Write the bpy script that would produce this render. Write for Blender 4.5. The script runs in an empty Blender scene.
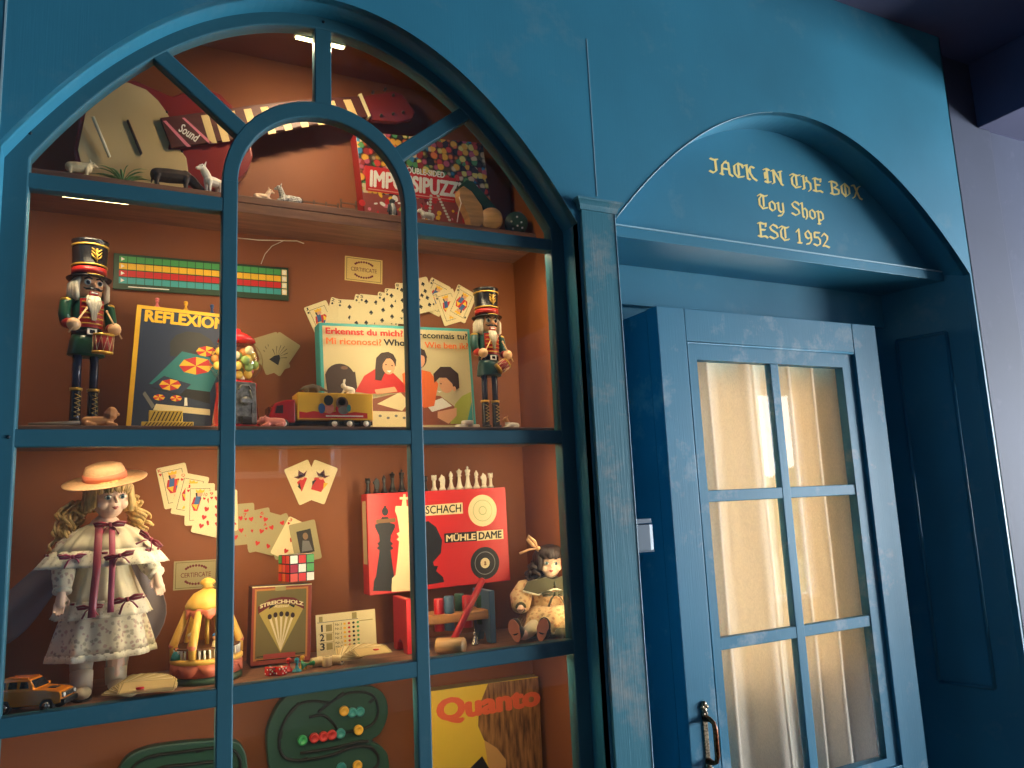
import bpy, bmesh, math, random
from mathutils import Vector, Matrix, Euler
random.seed(7)
SC = bpy.context.scene
COL = SC.collection
R_ = math.radians
PI = math.pi
S = 1.5                                   # metres per survey unit

# ------------------------------------------------------------------ camera
FPX, YAW, PITCH, ROLL = 773.510829, 0.469915055, 0.155581711, -0.0464928634
CAM = Vector((0, -1.5, 1.5))
_f = Vector((math.sin(YAW)*math.cos(PITCH), math.cos(YAW)*math.cos(PITCH), math.sin(PITCH)))
_r0 = Vector((math.cos(YAW), -math.sin(YAW), 0)); _u0 = _r0.cross(_f)
_r = _r0*math.cos(ROLL) + _u0*math.sin(ROLL)
_u = -_r0*math.sin(ROLL) + _u0*math.cos(ROLL)
cd = bpy.data.cameras.new('camera'); cam = bpy.data.objects.new('camera', cd); COL.objects.link(cam)
cd.sensor_width = 36; cd.lens = FPX/1024*36; cd.clip_start = .05
cam.matrix_world = Matrix(((_r.x, _u.x, -_f.x, CAM.x), (_r.y, _u.y, -_f.y, CAM.y), (_r.z, _u.z, -_f.z, CAM.z), (0, 0, 0, 1)))
SC.camera = cam

def ray(px, py):
    return _f + _r*((px-512)/FPX) - _u*((py-384)/FPX)
def at(px, py, y=0.0):
    """measured point of the photograph on the vertical plane at depth y"""
    d = ray(px, py)
    return CAM + d*((y-CAM.y)/d.y)
def on(px, py, z):
    """measured point of the photograph on the horizontal plane at height z"""
    d = ray(px, py)
    return CAM + d*((z-CAM.z)/d.z)

# ------------------------------------------------------------------ materials
def lin(c):
    o = []
    for v in c[:3]:
        v = v/255
        o.append(v/12.92 if v <= .04045 else ((v+.055)/1.055)**2.4)
    return tuple(o)+(1,)
_M = {}
def mat(name, col=(128, 128, 128), rough=.55, metal=0, spec=.5, noise=0, nscale=40, bump=0, col2=None, coat=0, sheen=0, trans=0, stretch=None):
    if name in _M: return _M[name]
    m = bpy.data.materials.new(name); m.use_nodes = True; _M[name] = m
    nt = m.node_tree; b = nt.nodes['Principled BSDF']
    b.inputs['Base Color'].default_value = lin(col)
    b.inputs['Roughness'].default_value = rough; b.inputs['Metallic'].default_value = metal
    b.inputs['Specular IOR Level'].default_value = spec
    b.inputs['Coat Weight'].default_value = coat
    b.inputs['Sheen Weight'].default_value = sheen
    if noise or bump:
        tc = nt.nodes.new('ShaderNodeTexCoord'); n = nt.nodes.new('ShaderNodeTexNoise')
        n.inputs['Scale'].default_value = nscale; n.inputs['Detail'].default_value = 5
        src = tc.outputs['Object']
        if stretch:
            mp = nt.nodes.new('ShaderNodeMapping'); mp.inputs['Scale'].default_value = stretch
            nt.links.new(src, mp.inputs['Vector']); src = mp.outputs['Vector']
        nt.links.new(src, n.inputs['Vector'])
        if noise:
            r = nt.nodes.new('ShaderNodeValToRGB'); c2 = col2 or tuple(max(0, v*(1-noise)) for v in col)
            r.color_ramp.elements[0].position = .35; r.color_ramp.elements[1].position = .65
            r.color_ramp.elements[0].color = lin(c2); r.color_ramp.elements[1].color = lin(col)
            nt.links.new(n.outputs['Fac'], r.inputs['Fac']); nt.links.new(r.outputs['Color'], b.inputs['Base Color'])
        if bump:
            bp = nt.nodes.new('ShaderNodeBump'); bp.inputs['Strength'].default_value = bump; bp.inputs['Distance'].default_value = .002
            nt.links.new(n.outputs['Fac'], bp.inputs['Height']); nt.links.new(bp.outputs['Normal'], b.inputs['Normal'])
    return m

def paint(name, col, scuff, amount=.5, grain=.25, rough=.48):
    """brushed wall paint with slight mottling and rubbed scuffs"""
    m = bpy.data.materials.new(name); m.use_nodes = True; _M[name] = m
    nt = m.node_tree; N = nt.nodes; L = nt.links; b = N['Principled BSDF']
    tc = N.new('ShaderNodeTexCoord')
    n1 = N.new('ShaderNodeTexNoise'); n1.inputs['Scale'].default_value = 2.2; n1.inputs['Detail'].default_value = 6
    n2 = N.new('ShaderNodeTexNoise'); n2.inputs['Scale'].default_value = 7.0; n2.inputs['Detail'].default_value = 9; n2.inputs['Roughness'].default_value = .68
    mp = N.new('ShaderNodeMapping'); mp.inputs['Scale'].default_value = (90, 90, 3)
    n3 = N.new('ShaderNodeTexNoise'); n3.inputs['Scale'].default_value = 3; n3.inputs['Detail'].default_value = 3
    L.new(tc.outputs['Object'], n1.inputs['Vector']); L.new(tc.outputs['Object'], n2.inputs['Vector'])
    L.new(tc.outputs['Object'], mp.inputs['Vector']); L.new(mp.outputs['Vector'], n3.inputs['Vector'])
    r1 = N.new('ShaderNodeMapRange'); r1.inputs[1].default_value = .3; r1.inputs[2].default_value = .7
    r1.inputs[3].default_value = .82; r1.inputs[4].default_value = 1.12
    L.new(n1.outputs['Fac'], r1.inputs[0])
    hs = N.new('ShaderNodeHueSaturation'); hs.inputs['Color'].default_value = lin(col); L.new(r1.outputs[0], hs.inputs['Value'])
    r2 = N.new('ShaderNodeMapRange'); r2.inputs[1].default_value = .60-.1*amount; r2.inputs[2].default_value = .72
    r2.inputs[3].default_value = 0; r2.inputs[4].default_value = amount
    L.new(n2.outputs['Fac'], r2.inputs[0])
    mx = N.new('ShaderNodeMix'); mx.data_type = 'RGBA'
    L.new(r2.outputs[0], mx.inputs['Factor']); L.new(hs.outputs['Color'], mx.inputs['A']); mx.inputs['B'].default_value = lin(scuff)
    L.new(mx.outputs['Result'], b.inputs['Base Color'])
    b.inputs['Roughness'].default_value = rough; b.inputs['Specular IOR Level'].default_value = .4
    bp = N.new('ShaderNodeBump'); bp.inputs['Strength'].default_value = grain; bp.inputs['Distance'].default_value = .0012
    L.new(n3.outputs['Fac'], bp.inputs['Height']); L.new(bp.outputs['Normal'], b.inputs['Normal'])
    return m

def glass(name, dirt=.0, tint=(255, 255, 255)):
    m = bpy.data.materials.new(name); m.use_nodes = True; nt = m.node_tree; N = nt.nodes; L = nt.links
    N.clear(); out = N.new('ShaderNodeOutputMaterial')
    tr = N.new('ShaderNodeBsdfTransparent'); tr.inputs[0].default_value = lin(tint)
    gl = N.new('ShaderNodeBsdfGlossy'); gl.inputs['Roughness'].default_value = .015
    fr = N.new('ShaderNodeFresnel'); ge = N.new('ShaderNodeNewGeometry'); mr = N.new('ShaderNodeMapRange')
    mr.inputs[3].default_value = 1.45; mr.inputs[4].default_value = 1/1.45; L.new(ge.outputs['Backfacing'], mr.inputs[0]); L.new(mr.outputs[0], fr.inputs['IOR'])
    mx = N.new('ShaderNodeMixShader')
    L.new(fr.outputs[0], mx.inputs[0]); L.new(tr.outputs[0], mx.inputs[1]); L.new(gl.outputs[0], mx.inputs[2])
    last = mx
    if dirt:
        tc = N.new('ShaderNodeTexCoord'); n = N.new('ShaderNodeTexNoise'); n.inputs['Scale'].default_value = 5; n.inputs['Detail'].default_value = 8
        n.inputs['Roughness'].default_value = .7
        L.new(tc.outputs['Object'], n.inputs['Vector'])
        r = N.new('ShaderNodeMapRange'); r.inputs[1].default_value = .5; r.inputs[2].default_value = .8; r.inputs[3].default_value = 0.004; r.inputs[4].default_value = dirt
        L.new(n.outputs['Fac'], r.inputs[0])
        df = N.new('ShaderNodeBsdfDiffuse'); df.inputs[0].default_value = lin((200, 195, 180))
        m2 = N.new('ShaderNodeMixShader'); L.new(r.outputs[0], m2.inputs[0]); L.new(mx.outputs[0], m2.inputs[1]); L.new(df.outputs[0], m2.inputs[2])
        last = m2
    L.new(last.outputs[0], out.inputs[0]); return m

def emit(name, col, strength):
    m = bpy.data.materials.new(name); m.use_nodes = True; nt = m.node_tree
    b = nt.nodes['Principled BSDF']; b.inputs['Base Color'].default_value = lin(col)
    b.inputs['Emission Color'].default_value = lin(col); b.inputs['Emission Strength'].default_value = strength
    return m

# ------------------------------------------------------------------ mesh builder
class MB:
    def __init__(s): s.bm = bmesh.new(); s.mats = []
    def mi(s, m):
        if m not in s.mats: s.mats.append(m)
        return s.mats.index(m)
    def add(s, vs, fs, m, smooth=False, M=None):
        i = s.mi(m)
        bv = [s.bm.verts.new((M @ Vector(v)) if M else v) for v in vs]
        for f in fs:
            try:
                fa = s.bm.faces.new([bv[k] for k in f]); fa.material_index = i; fa.smooth = smooth
            except ValueError: pass
        return bv
    def box(s, c, d, m, R=None):
        x, y, z = d[0]/2, d[1]/2, d[2]/2
        vs = [Vector((a*x, b*y, e*z)) for a in (-1, 1) for b in (-1, 1) for e in (-1, 1)]
        if R is not None: vs = [R @ v for v in vs]
        c = Vector(c); vs = [v+c for v in vs]
        return s.add(vs, [(0, 1, 3, 2), (4, 6, 7, 5), (0, 4, 5, 1), (2, 3, 7, 6), (0, 2, 6, 4), (1, 5, 7, 3)], m)
    def bx(s, x0, x1, y0, y1, z0, z1, m):
        return s.box(((x0+x1)/2, (y0+y1)/2, (z0+z1)/2), (abs(x1-x0), abs(y1-y0), abs(z1-z0)), m)
    def prism(s, pts, y0, y1, m, smooth=False, M=None, side=None):
        """outline pts (x,z), seen from -y, run from y0 (front) to y1"""
        a = sum(pts[i][0]*pts[(i+1) % len(pts)][1]-pts[(i+1) % len(pts)][0]*pts[i][1] for i in range(len(pts)))
        if a < 0: pts = pts[::-1]
        n = len(pts)
        vs = [(p[0], y0, p[1]) for p in pts]+[(p[0], y1, p[1]) for p in pts]
        s.add(vs, [tuple(range(n)), tuple(range(2*n-1, n-1, -1))], m, False, M)
        vs2 = vs
        s.add(vs2, [(i, i+n, (i+1) % n+n, (i+1) % n) for i in range(n)], side or m, smooth, M)
    def flat(s, pts, y, m, M=None):
        a = sum(pts[i][0]*pts[(i+1) % len(pts)][1]-pts[(i+1) % len(pts)][0]*pts[i][1] for i in range(len(pts)))
        if a < 0: pts = pts[::-1]
        s.add([(p[0], y, p[1]) for p in pts], [tuple(range(len(pts)))], m, False, M)
    def quad(s, u0, v0, u1, v1, y, m): s.flat([(u0, v0), (u1, v0), (u1, v1), (u0, v1)], y, m)
    def disc(s, u, v, ru, rv, y, m, n=24, a=0):
        s.flat([(u+ru*math.cos(2*PI*k/n)*math.cos(a)-rv*math.sin(2*PI*k/n)*math.sin(a), v+ru*math.cos(2*PI*k/n)*math.sin(a)+rv*math.sin(2*PI*k/n)*math.cos(a)) for k in range(n)], y, m)
    def tube(s, pts, r, m, n=8, M=None, flat=1.0):
        pts = [Vector(p) for p in pts]; rs = r if isinstance(r, (list, tuple)) else [r]*len(pts)
        rings = []; up = None
        for i, p in enumerate(pts):
            t = (pts[min(i+1, len(pts)-1)]-pts[max(i-1, 0)])
            if t.length < 1e-9: t = Vector((0, 0, 1))
            t.normalize()
            if up is None:
                up = Vector((0, 0, 1)) if abs(t.z) < .9 else Vector((1, 0, 0))
            a = t.cross(up).normalized(); b = a.cross(t).normalized(); up = b
            rings.append([p+a*(rs[i]*math.cos(2*PI*k/n))+b*(rs[i]*flat*math.sin(2*PI*k/n)) for k in range(n)])
        vs = [v for g in rings for v in g]; fs = []
        for i in range(len(pts)-1):
            for k in range(n):
                fs.append((i*n+k, i*n+(k+1) % n, (i+1)*n+(k+1) % n, (i+1)*n+k))
        fs.append(tuple(range(n-1, -1, -1))); fs.append(tuple(range((len(pts)-1)*n, len(pts)*n)))
        s.add(vs, fs, m, True, M)
    def lathe(s, prof, m, n=24, M=None, sx=1, sy=1, wav=None, mf=None):
        """prof [(r,z)] about z; wav(angle,i)->radius factor; mf(i)->material of ring i"""
        vs = []; 
        for i, (r, z) in enumerate(prof):
            for k in range(n):
                a = 2*PI*k/n; q = r*(wav(a, i) if wav else 1)
                vs.append((q*math.cos(a)*sx, q*math.sin(a)*sy, z))
        bv = [s.bm.verts.new((M @ Vector(v)) if M else v) for v in vs]
        for i in range(len(prof)-1):
            mm = s.mi(mf(i) if mf else m)
            for k in range(n):
                try:
                    fa = s.bm.faces.new([bv[i*n+k], bv[i*n+(k+1) % n], bv[(i+1)*n+(k+1) % n], bv[(i+1)*n+k]]); fa.smooth = True; fa.material_index = mm
                except ValueError: pass
        for i, rev in ((0, True), (len(prof)-1, False)):
            if prof[i][0] > 1e-5:
                vv = bv[i*n:(i+1)*n]
                try:
                    fa = s.bm.faces.new(vv[::-1] if rev else vv); fa.material_index = s.mi(mf(min(i, len(prof)-2)) if mf else m)
                except ValueError: pass
    def ell(s, c, r, m, R=None, u=14, v=10):
        if not isinstance(r, (list, tuple)): r = (r, r, r)
        M = Matrix.Translation(Vector(c)) @ (R.to_4x4() if R is not None else Matrix.Identity(4)) @ Matrix.Diagonal((*r, 1))
        i = s.mi(m)
        g = bmesh.ops.create_uvsphere(s.bm, u_segments=u, v_segments=v, radius=1, matrix=M)
        for ve in g['verts']:
            for f in ve.link_faces: f.material_index = i; f.smooth = True
    def mesh(s, name):
        bmesh.ops.remove_doubles(s.bm, verts=s.bm.verts, dist=1e-6)
        bmesh.ops.recalc_face_normals(s.bm, faces=s.bm.faces) if getattr(s, 'fixn', False) else None
        me = bpy.data.meshes.new(name); s.bm.to_mesh(me); s.bm.free()
        for m in s.mats: me.materials.append(m)
        return me
    def build(s, name, parent=None, bevel=0, seg=2, fix=True, subd=0, angle=40):
        s.fixn = fix
        o = bpy.data.objects.new(name, s.mesh(name)); COL.objects.link(o)
        if parent: o.parent = parent
        if bevel:
            b = o.modifiers.new('bevel', 'BEVEL'); b.width = bevel; b.segments = seg; b.limit_method = 'ANGLE'; b.angle_limit = R_(angle)
            b.use_clamp_overlap = True
        if subd:
            q = o.modifiers.new('sub', 'SUBSURF'); q.levels = subd; q.render_levels = subd
        return o

def tag(o, label=None, cat=None, group=None, kind=None):
    if label: o['label'] = label
    if cat: o['category'] = cat
    if group: o['group'] = group
    if kind: o['kind'] = kind
    return o
def thing(name, label, cat, loc=(0, 0, 0), rot=(0, 0, 0), group=None, scale=1, kind=None, M=None):
    o = bpy.data.objects.new(name, None); COL.objects.link(o); o.empty_display_size = .02
    if M is not None: o.matrix_world = M
    else:
        o.location = loc; o.rotation_euler = rot; o.scale = (scale,)*3
    return tag(o, label, cat, group, kind)
def copy_tree(o, parent=None):
    c = o.copy(); COL.objects.link(c)
    if parent: c.parent = parent
    for ch in list(o.children): copy_tree(ch, c)
    return c

def blob(name, shapes, m, parent=None, voxel=.002, smooth=4, mf=None, mats=None):
    """one continuous skin grown over ellipsoids ('e',c,r[,R]) and tapered limbs ('c',pts,radii)"""
    b = MB()
    for q in shapes:
        if q[0] == 'e': b.ell(q[1], q[2], m, q[3] if len(q) > 3 else None, 16, 12)
        else:
            b.tube(q[1], q[2], m, 10)
            for p, r in ((q[1][0], q[2][0] if isinstance(q[2], (list, tuple)) else q[2]), (q[1][-1], q[2][-1] if isinstance(q[2], (list, tuple)) else q[2])):
                b.ell(p, r, m, None, 10, 8)
    t = b.build('tmp')
    q = t.modifiers.new('r', 'REMESH'); q.mode = 'VOXEL'; q.voxel_size = voxel
    q = t.modifiers.new('s', 'SMOOTH'); q.factor = .5; q.iterations = smooth
    dg = bpy.context.evaluated_depsgraph_get(); dg.update()
    me = bpy.data.meshes.new_from_object(t.evaluated_get(dg)); me.name = name
    bpy.data.objects.remove(t)
    for p in me.polygons: p.use_smooth = True
    me.materials.clear()
    for x in (mats or [m]): me.materials.append(x)
    if mf:
        for p in me.polygons: p.material_index = mf(p.center)
    o = bpy.data.objects.new(name, me); COL.objects.link(o)
    if parent: o.parent = parent
    return o

def letters(body, name, m, parent, u0, v0, u1, v1, y, bold=.02, shear=0, spacing=1.0, warp=None, quadmap=None, keep=False):
    """printed lettering filling the rectangle (u0,v0)-(u1,v1) of a face at local depth y"""
    cu = bpy.data.curves.new('t', 'FONT'); cu.body = body; cu.space_character = spacing; cu.shear = shear; cu.resolution_u = 3
    t = bpy.data.objects.new('t', cu); COL.objects.link(t)
    dg = bpy.context.evaluated_depsgraph_get(); dg.update()
    me = bpy.data.meshes.new_from_object(t.evaluated_get(dg)); me.name = name
    bpy.data.objects.remove(t); bpy.data.curves.remove(cu)
    if bold:                                  # heavier strokes: the same glyphs laid over themselves
        V = [tuple(v.co) for v in me.vertices]; Fc = [tuple(p.vertices) for p in me.polygons]; vs, fs = [], []
        for i, (dx, dy) in enumerate(((0, 0), (-1, 0), (1, 0), (0, -1), (0, 1), (-.7, -.7), (.7, .7), (.7, -.7), (-.7, .7))):
            vs += [(x+dx*bold, yy+dy*bold*.8, i*.00003) for x, yy, _ in V]; fs += [tuple(k+i*len(V) for k in f) for f in Fc]
        m2 = bpy.data.meshes.new(name); m2.from_pydata(vs, [], fs); bpy.data.meshes.remove(me); me = m2
    xs = [v.co.x for v in me.vertices]; ys = [v.co.y for v in me.vertices]
    x0, x1, y0, y1 = min(xs), max(xs), min(ys), max(ys)
    for v in me.vertices:
        a = (v.co.x-x0)/(x1-x0); b = (v.co.y-y0)/max(1e-6, y1-y0)
        if quadmap:
            (ax, az), (bx_, bz), (cx, cz), (dx, dz) = quadmap          # bl br tr tl
            u = (1-b)*((1-a)*ax+a*bx_)+b*((1-a)*dx+a*cx); w = (1-b)*((1-a)*az+a*bz)+b*((1-a)*dz+a*cz)
        else: u = u0+a*(u1-u0); w = v0+b*(v1-v0)
        if warp: u, w = warp(u, w, a)
        v.co = (u, y-v.co.z, w)
    me.materials.clear(); me.materials.append(m)
    o = bpy.data.objects.new(name, me); COL.objects.link(o); o.parent = parent
    return o

class Face:
    """the front face of a flat thing, standing on its own plane"""
    def __init__(s, tl, tr, y, bl=None, zb=None, lean=0):
        if zb is not None: zb += .052*lean
        a = at(*tl, y); b = at(*tr, y); s.W = (b-a).length; s.ux = (b-a).normalized()
        up = Vector((-s.ux.z, 0, s.ux.x))
        if bl: s.H = (at(*bl, y)-a).length
        else:
            s.H = (min(a.z, b.z)-zb)/max(.2, up.z) if s.ux.z < 0 else (a.z-zb)/max(.2, up.z)
            if s.ux.z < 0: s.H = (b.z-zb)/up.z
        s.O = a-up*s.H
        s.uz = (up+Vector((0, lean, 0))).normalized(); s.n = s.ux.cross(s.uz)
        s.M = Matrix(((s.ux.x, -s.n.x, s.uz.x, s.O.x), (s.ux.y, -s.n.y, s.uz.y, s.O.y), (s.ux.z, -s.n.z, s.uz.z, s.O.z), (0, 0, 0, 1)))
    def uv(s, px, py):
        d = ray(px, py); t = (s.O-CAM).dot(s.n)/d.dot(s.n); p = CAM+d*t-s.O
        return (p.dot(s.ux), p.dot(s.uz))
    def pts(s, l): return [(min(max(u, .0003), s.W-.0003), min(max(v, .0006), s.H-.0003)) for u, v in (s.uv(*p) for p in l)]
    def tb(s, name, label, cat, group=None): return thing(name, label, cat, M=s.M, group=group)
# ------------------------------------------------------------------ the setting
TEAL = paint('teal wall paint', (50, 126, 154), (140, 160, 164), .18, .15)
TEALF = paint('teal frame paint', (46, 98, 114), (130, 140, 140), .16, .1)
TEALD = paint('teal door paint', (46, 122, 152), (178, 186, 188), .5, .35)
TEALP = paint('teal post paint', (54, 120, 138), (150, 152, 148), .75, .5)
BROWN = paint('brown display lining', (140, 80, 43), (122, 68, 38), .3, .1, .6)
SHELF = mat('brown shelf board', (136, 94, 72), .5, noise=.2, nscale=9, stretch=(1, 8, 8))
LAV = paint('lavender grey plaster', (62, 69, 92), (120, 122, 150), .2, .1, .7)
LAVC = paint('dusky ceiling plaster', (76, 80, 112), (90, 92, 120), .2, .1, .8)
ROOMW = mat('room wall plaster', (104, 104, 110), .8)
FLOORM = mat('dark oak floor', (92, 72, 58), .45, noise=.35, nscale=5, stretch=(1, 12, 1))
GLASS = glass('window glass', .03)
DGLASS = glass('door glass', .05)
WHITEP = mat('white window paint', (232, 234, 236), .4)

YW = -.066                         # face of the blue wall
ZC = 2.955                         # ceiling
CW, HW = .2395*S, .3705*S          # arched window opening
CN, HN = (.6763+1.565)/2*S, (1.565-.6763)/2*S
def zopen(x):
    t = (x-CW)/S; return 1.5+S*(.693-1.82*t*t-1.2*t**4)
def zglass(x):
    t = (x-.24055*S)/S; return 1.5+S*(.675-1.85*t*t-1.9*t**4)
def zniche(x):
    t = (x-CN)/S; return 1.5+S*(.697-1.345*t*t)
ZSILL = .62

def struct(o, kind='structure'): o['kind'] = kind; return o

wb = MB()
xs = [-1.7]+[CW-HW+2*HW*i/60 for i in range(61)]+[CN-HN+2*HN*i/60 for i in range(61)]+[1.574*S]
for xa, xb in zip(xs[:-1], xs[1:]):
    xm = (xa+xb)/2
    if abs(xm-CW) < HW:
        za, zb = zopen(xa), zopen(xb)
        wb.bx(xa, xb, YW, YW+.02, 0, ZSILL, TEAL)
    elif abs(xm-CN) < HN: za, zb = zniche(xa), zniche(xb)
    else: za = zb = 0
    wb.prism([(xa, za), (xb, zb), (xb, ZC), (xa, ZC)], YW, YW+.02, TEAL)
def reveal(mb, pts, y0, y1, m):
    n = len(pts)
    mb.add([(p[0], y0, p[1]) for p in pts]+[(p[0], y1, p[1]) for p in pts], [(i, i+1, n+i+1, n+i) for i in range(n-1)], m, False)
W_O = [(CW-HW, ZSILL)]+[(x, zopen(x)) for x in [CW-HW+2*HW*i/60 for i in range(61)]]+[(CW+HW, ZSILL)]
N_O = [(x, zniche(x)) for x in [CN-HN+2*HN*i/60 for i in range(61)]]
reveal(wb, W_O, YW, .04, TEAL); reveal(wb, N_O, YW, .045, TEAL)
wb.bx(1.574*S-.006, 1.574*S, YW, .02, 0, ZC, TEAL)
wf = struct(wb.build('wall_front', fix=False))
g = MB(); a = at(590, 40, YW); b = at(597, 196, YW)
g.bx(b.x-.0012, b.x+.0012, YW-.001, YW+.001, b.z, a.z, mat('pale joint', (120, 160, 178), .6)); o = g.build('panel_joint', wf)

# niche: side panels, header, board behind the door
YH = .2025
wn = MB(); xL = .6763*S; xR = 1.565*S; xRb = 1.514*S
wn.bx(xL-.01, xL, YW+.021, .26, 0, 2.2, TEAL)
wn.prism([(xL, 1.5+S*.3554), (xRb+.02, 1.5+S*.3554), (xRb+.02, 2.32), (xL, 2.32)], YH, YH+.02, TEAL)
wn.prism([(xL, 0), (xRb+.02, 0), (xRb+.02, 2.1), (xL, 2.1)], .235, .255, TEAL)
def rp(t, z): return (xR+(xRb-xR)*t, YW+.02+(YH+.03-YW-.02)*t, z)
q = [rp(0, 0), rp(1, 0), rp(1, 2.3), rp(0, 2.3)]
wn.add(q+[(v[0]+.03, v[1]+.01, v[2]) for v in q], [(3, 2, 1, 0), (4, 5, 6, 7), (0, 1, 5, 4), (2, 3, 7, 6)], TEAL)
nich = struct(wn.build('wall_niche'))
pm = MB()      # raised panel moulding on the niche side
def rq(t, z, off): 
    p = Vector(rp(t, z)); nrm = Vector((-(rp(1, 0)[1]-rp(0, 0)[1]), rp(1, 0)[0]-rp(0, 0)[0], 0)).normalized(); return p+nrm*off
for (t0, z0, t1, z1) in ((.25, 1.98, .78, 1.98), (.25, .9, .25, 1.98), (.78, .9, .78, 1.98), (.25, .9, .78, .9)):
    pm.tube([rq(t0, z0, .001), rq(t1, z1, .001)], .006, TEAL, 6)
pm.build('panel_moulding', nich)

# post between window and door
tr = MB(); x0, x1 = .6145*S, .6763*S
tr.bx(x0, x1, YW-.008, YW+.04, 0, at(590, 205, YW-.01).z, TEALP)
post = struct(tr.build('trim_1', bevel=.002))
cp = MB(); zc = at(590, 208, YW-.01).z
prof = [(0, -.006), (.004, -.006), (.005, 0), (.007, .006), (.012, .011), (.016, .014), (.017, .019), (0, .019)]
for (pa, pb) in zip(prof[:-1], prof[1:]):
    pass
vs = []; 
for (e, z) in prof[1:-1]:
    vs += [(x0-e, YW+.02, zc+z), (x0-e, YW-.008-e, zc+z), (x1+e, YW-.008-e, zc+z), (x1+e, YW+.02, zc+z)]
n = len(prof)-2
cp.add(vs, [(4*i+k, 4*i+k+1, 4*i+k+5, 4*i+k+4) for i in range(n-1) for k in range(3)]+[(4*(n-1), 4*(n-1)+1, 4*(n-1)+2, 4*(n-1)+3), (3, 2, 1, 0)], TEALP)
cp.build('capital', post)

# canopy shelf under the sign, and the sign itself
YS = .01; zs0, zs1 = 1.5+S*.430, 1.5+S*.4512
cb = MB(); cb.bx(xL, 1.560*S, YS, YH, zs0, zs1-.004, TEAL); cb.bx(xL, 1.560*S, YS-.003, YH, zs1-.004, zs1, mat('shelf edge highlight', (150, 190, 205), .5))  # pale top bead paints in the highlight along the shelf edge
struct(cb.build('trim_2', bevel=.0012))
YT = .04
sign = thing('shop_sign', 'blue arched sign panel with three lines of gold lettering above the door', 'sign', (CN, YT, zs1))
sb = MB(); sb.prism([(-HN, .0004)]+[(x-CN, zniche(x)+.002-zs1) for x, _ in N_O if zniche(x) > zs1+.001]+[(HN-.02, .0004)], 0, .02, TEAL)
sb.build('panel', sign)
GOLD = mat('gold sign paint', (250, 228, 144), .5)
PEN = {
 'J': [[(.14, .97), (.34, .92), (.56, .99)], [(.42, .95), (.44, .22), (.26, .03), (.04, .12)]],
 'A': [[(0, .08), (.18, .02)], [(.1, .06), (.16, .68), (.4, .99)], [(.3, .9), (.54, .88), (.56, .14), (.74, .02)], [(.16, .44), (.56, .44)]],
 'C': [[(.64, .92), (.36, .99), (.12, .76), (.12, .24), (.32, .02), (.66, .14)], [(.38, .9), (.38, .16)], [(.6, .92), (.66, .74)]],
 'K': [[(.02, .92), (.2, .99)], [(.16, .97), (.16, .06), (.3, .01)], [(.2, .5), (.42, .94), (.62, .88)], [(.3, .56), (.5, .16), (.72, .02)], [(.34, .8), (.34, .5)]],
 'I': [[(.04, .9), (.22, .99), (.4, .92)], [(.24, .95), (.24, .08)], [(.06, .08), (.24, .02), (.42, .1)], [(.1, .7), (.1, .3)]],
 'N': [[(.02, .9), (.18, .98), (.6, .16)], [(.16, .9), (.16, .1), (.04, .02)], [(.6, .98), (.6, .1), (.72, .02)], [(.5, .92), (.7, 1)]],
 'T': [[(.04, .86), (.2, .98), (.5, .9), (.7, .99)], [(.3, .9), (.12, .66), (.12, .24), (.34, .02), (.66, .14)], [(.42, .88), (.42, .2)]],
 'H': [[(.04, .92), (.2, .99)], [(.16, .96), (.16, .06), (.04, .02)], [(.18, .52), (.42, .66), (.6, .5), (.6, .1), (.44, -.06)], [(.36, .92), (.36, .62)]],
 'E': [[(.06, .9), (.22, .98), (.46, .92), (.62, .98)], [(.2, .95), (.2, .08)], [(.02, .06), (.24, .02), (.5, .1), (.66, .02)], [(.22, .5), (.52, .52)], [(.6, .94), (.58, .76)]],
 'B': [[(.02, .9), (.2, .98), (.52, .92), (.6, .74), (.32, .54)], [(.18, .95), (.18, .08)], [(.32, .54), (.66, .4), (.62, .12), (.3, .02), (.04, .08)]],
 'O': [[(.36, .99), (.12, .76), (.12, .26), (.36, .02)], [(.36, .99), (.66, .74), (.66, .28), (.36, .02)], [(.38, .9), (.38, .14)]],
 'X': [[(.06, .94), (.24, .98), (.56, .08), (.72, .02)], [(.66, .98), (.5, .86), (.2, .12), (.06, .02)]],
 'S': [[(.6, .9), (.34, .99), (.12, .78), (.2, .6), (.58, .42), (.62, .2), (.34, .02), (.06, .12)], [(.52, .96), (.64, .8)]],
 'o': [[(.26, .66), (.08, .52), (.08, .14), (.26, 0)], [(.26, .66), (.46, .5), (.46, .14), (.26, 0)]],
 'y': [[(.02, .6), (.12, .66), (.12, .14), (.28, .02)], [(.44, .68), (.46, .06), (.3, -.2), (.06, -.26)], [(.28, .04), (.46, .16)]],
 'h': [[(.02, .94), (.14, 1), (.14, .06), (.24, 0)], [(.14, .5), (.32, .66), (.46, .52), (.46, .08), (.36, -.1)]],
 'p': [[(.02, .6), (.14, .66), (.14, -.28)], [(.14, .54), (.32, .66), (.48, .5), (.48, .14), (.3, 0), (.14, .08)], [(.04, -.26), (.24, -.26)]],
 '1': [[(.06, .76), (.24, .98), (.24, .04)], [(.1, .02), (.38, .02)]],
 '9': [[(.5, .72), (.3, .99), (.08, .76), (.12, .5), (.3, .42), (.5, .6)], [(.5, .8), (.5, .34), (.34, .08), (.12, .02)]],
 '5': [[(.54, .96), (.16, .94), (.14, .58), (.4, .62), (.54, .44), (.5, .16), (.28, .02), (.04, .1)]],
 '2': [[(.08, .76), (.26, .98), (.5, .8), (.46, .56), (.1, .06), (.3, .1), (.56, .02)]],
}
ADV = dict(J=.66, A=.76, C=.74, K=.76, I=.5, N=.8, T=.76, H=.74, E=.76, B=.76, O=.82, X=.8, S=.74, o=.6, y=.6, h=.6, p=.62)
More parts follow.
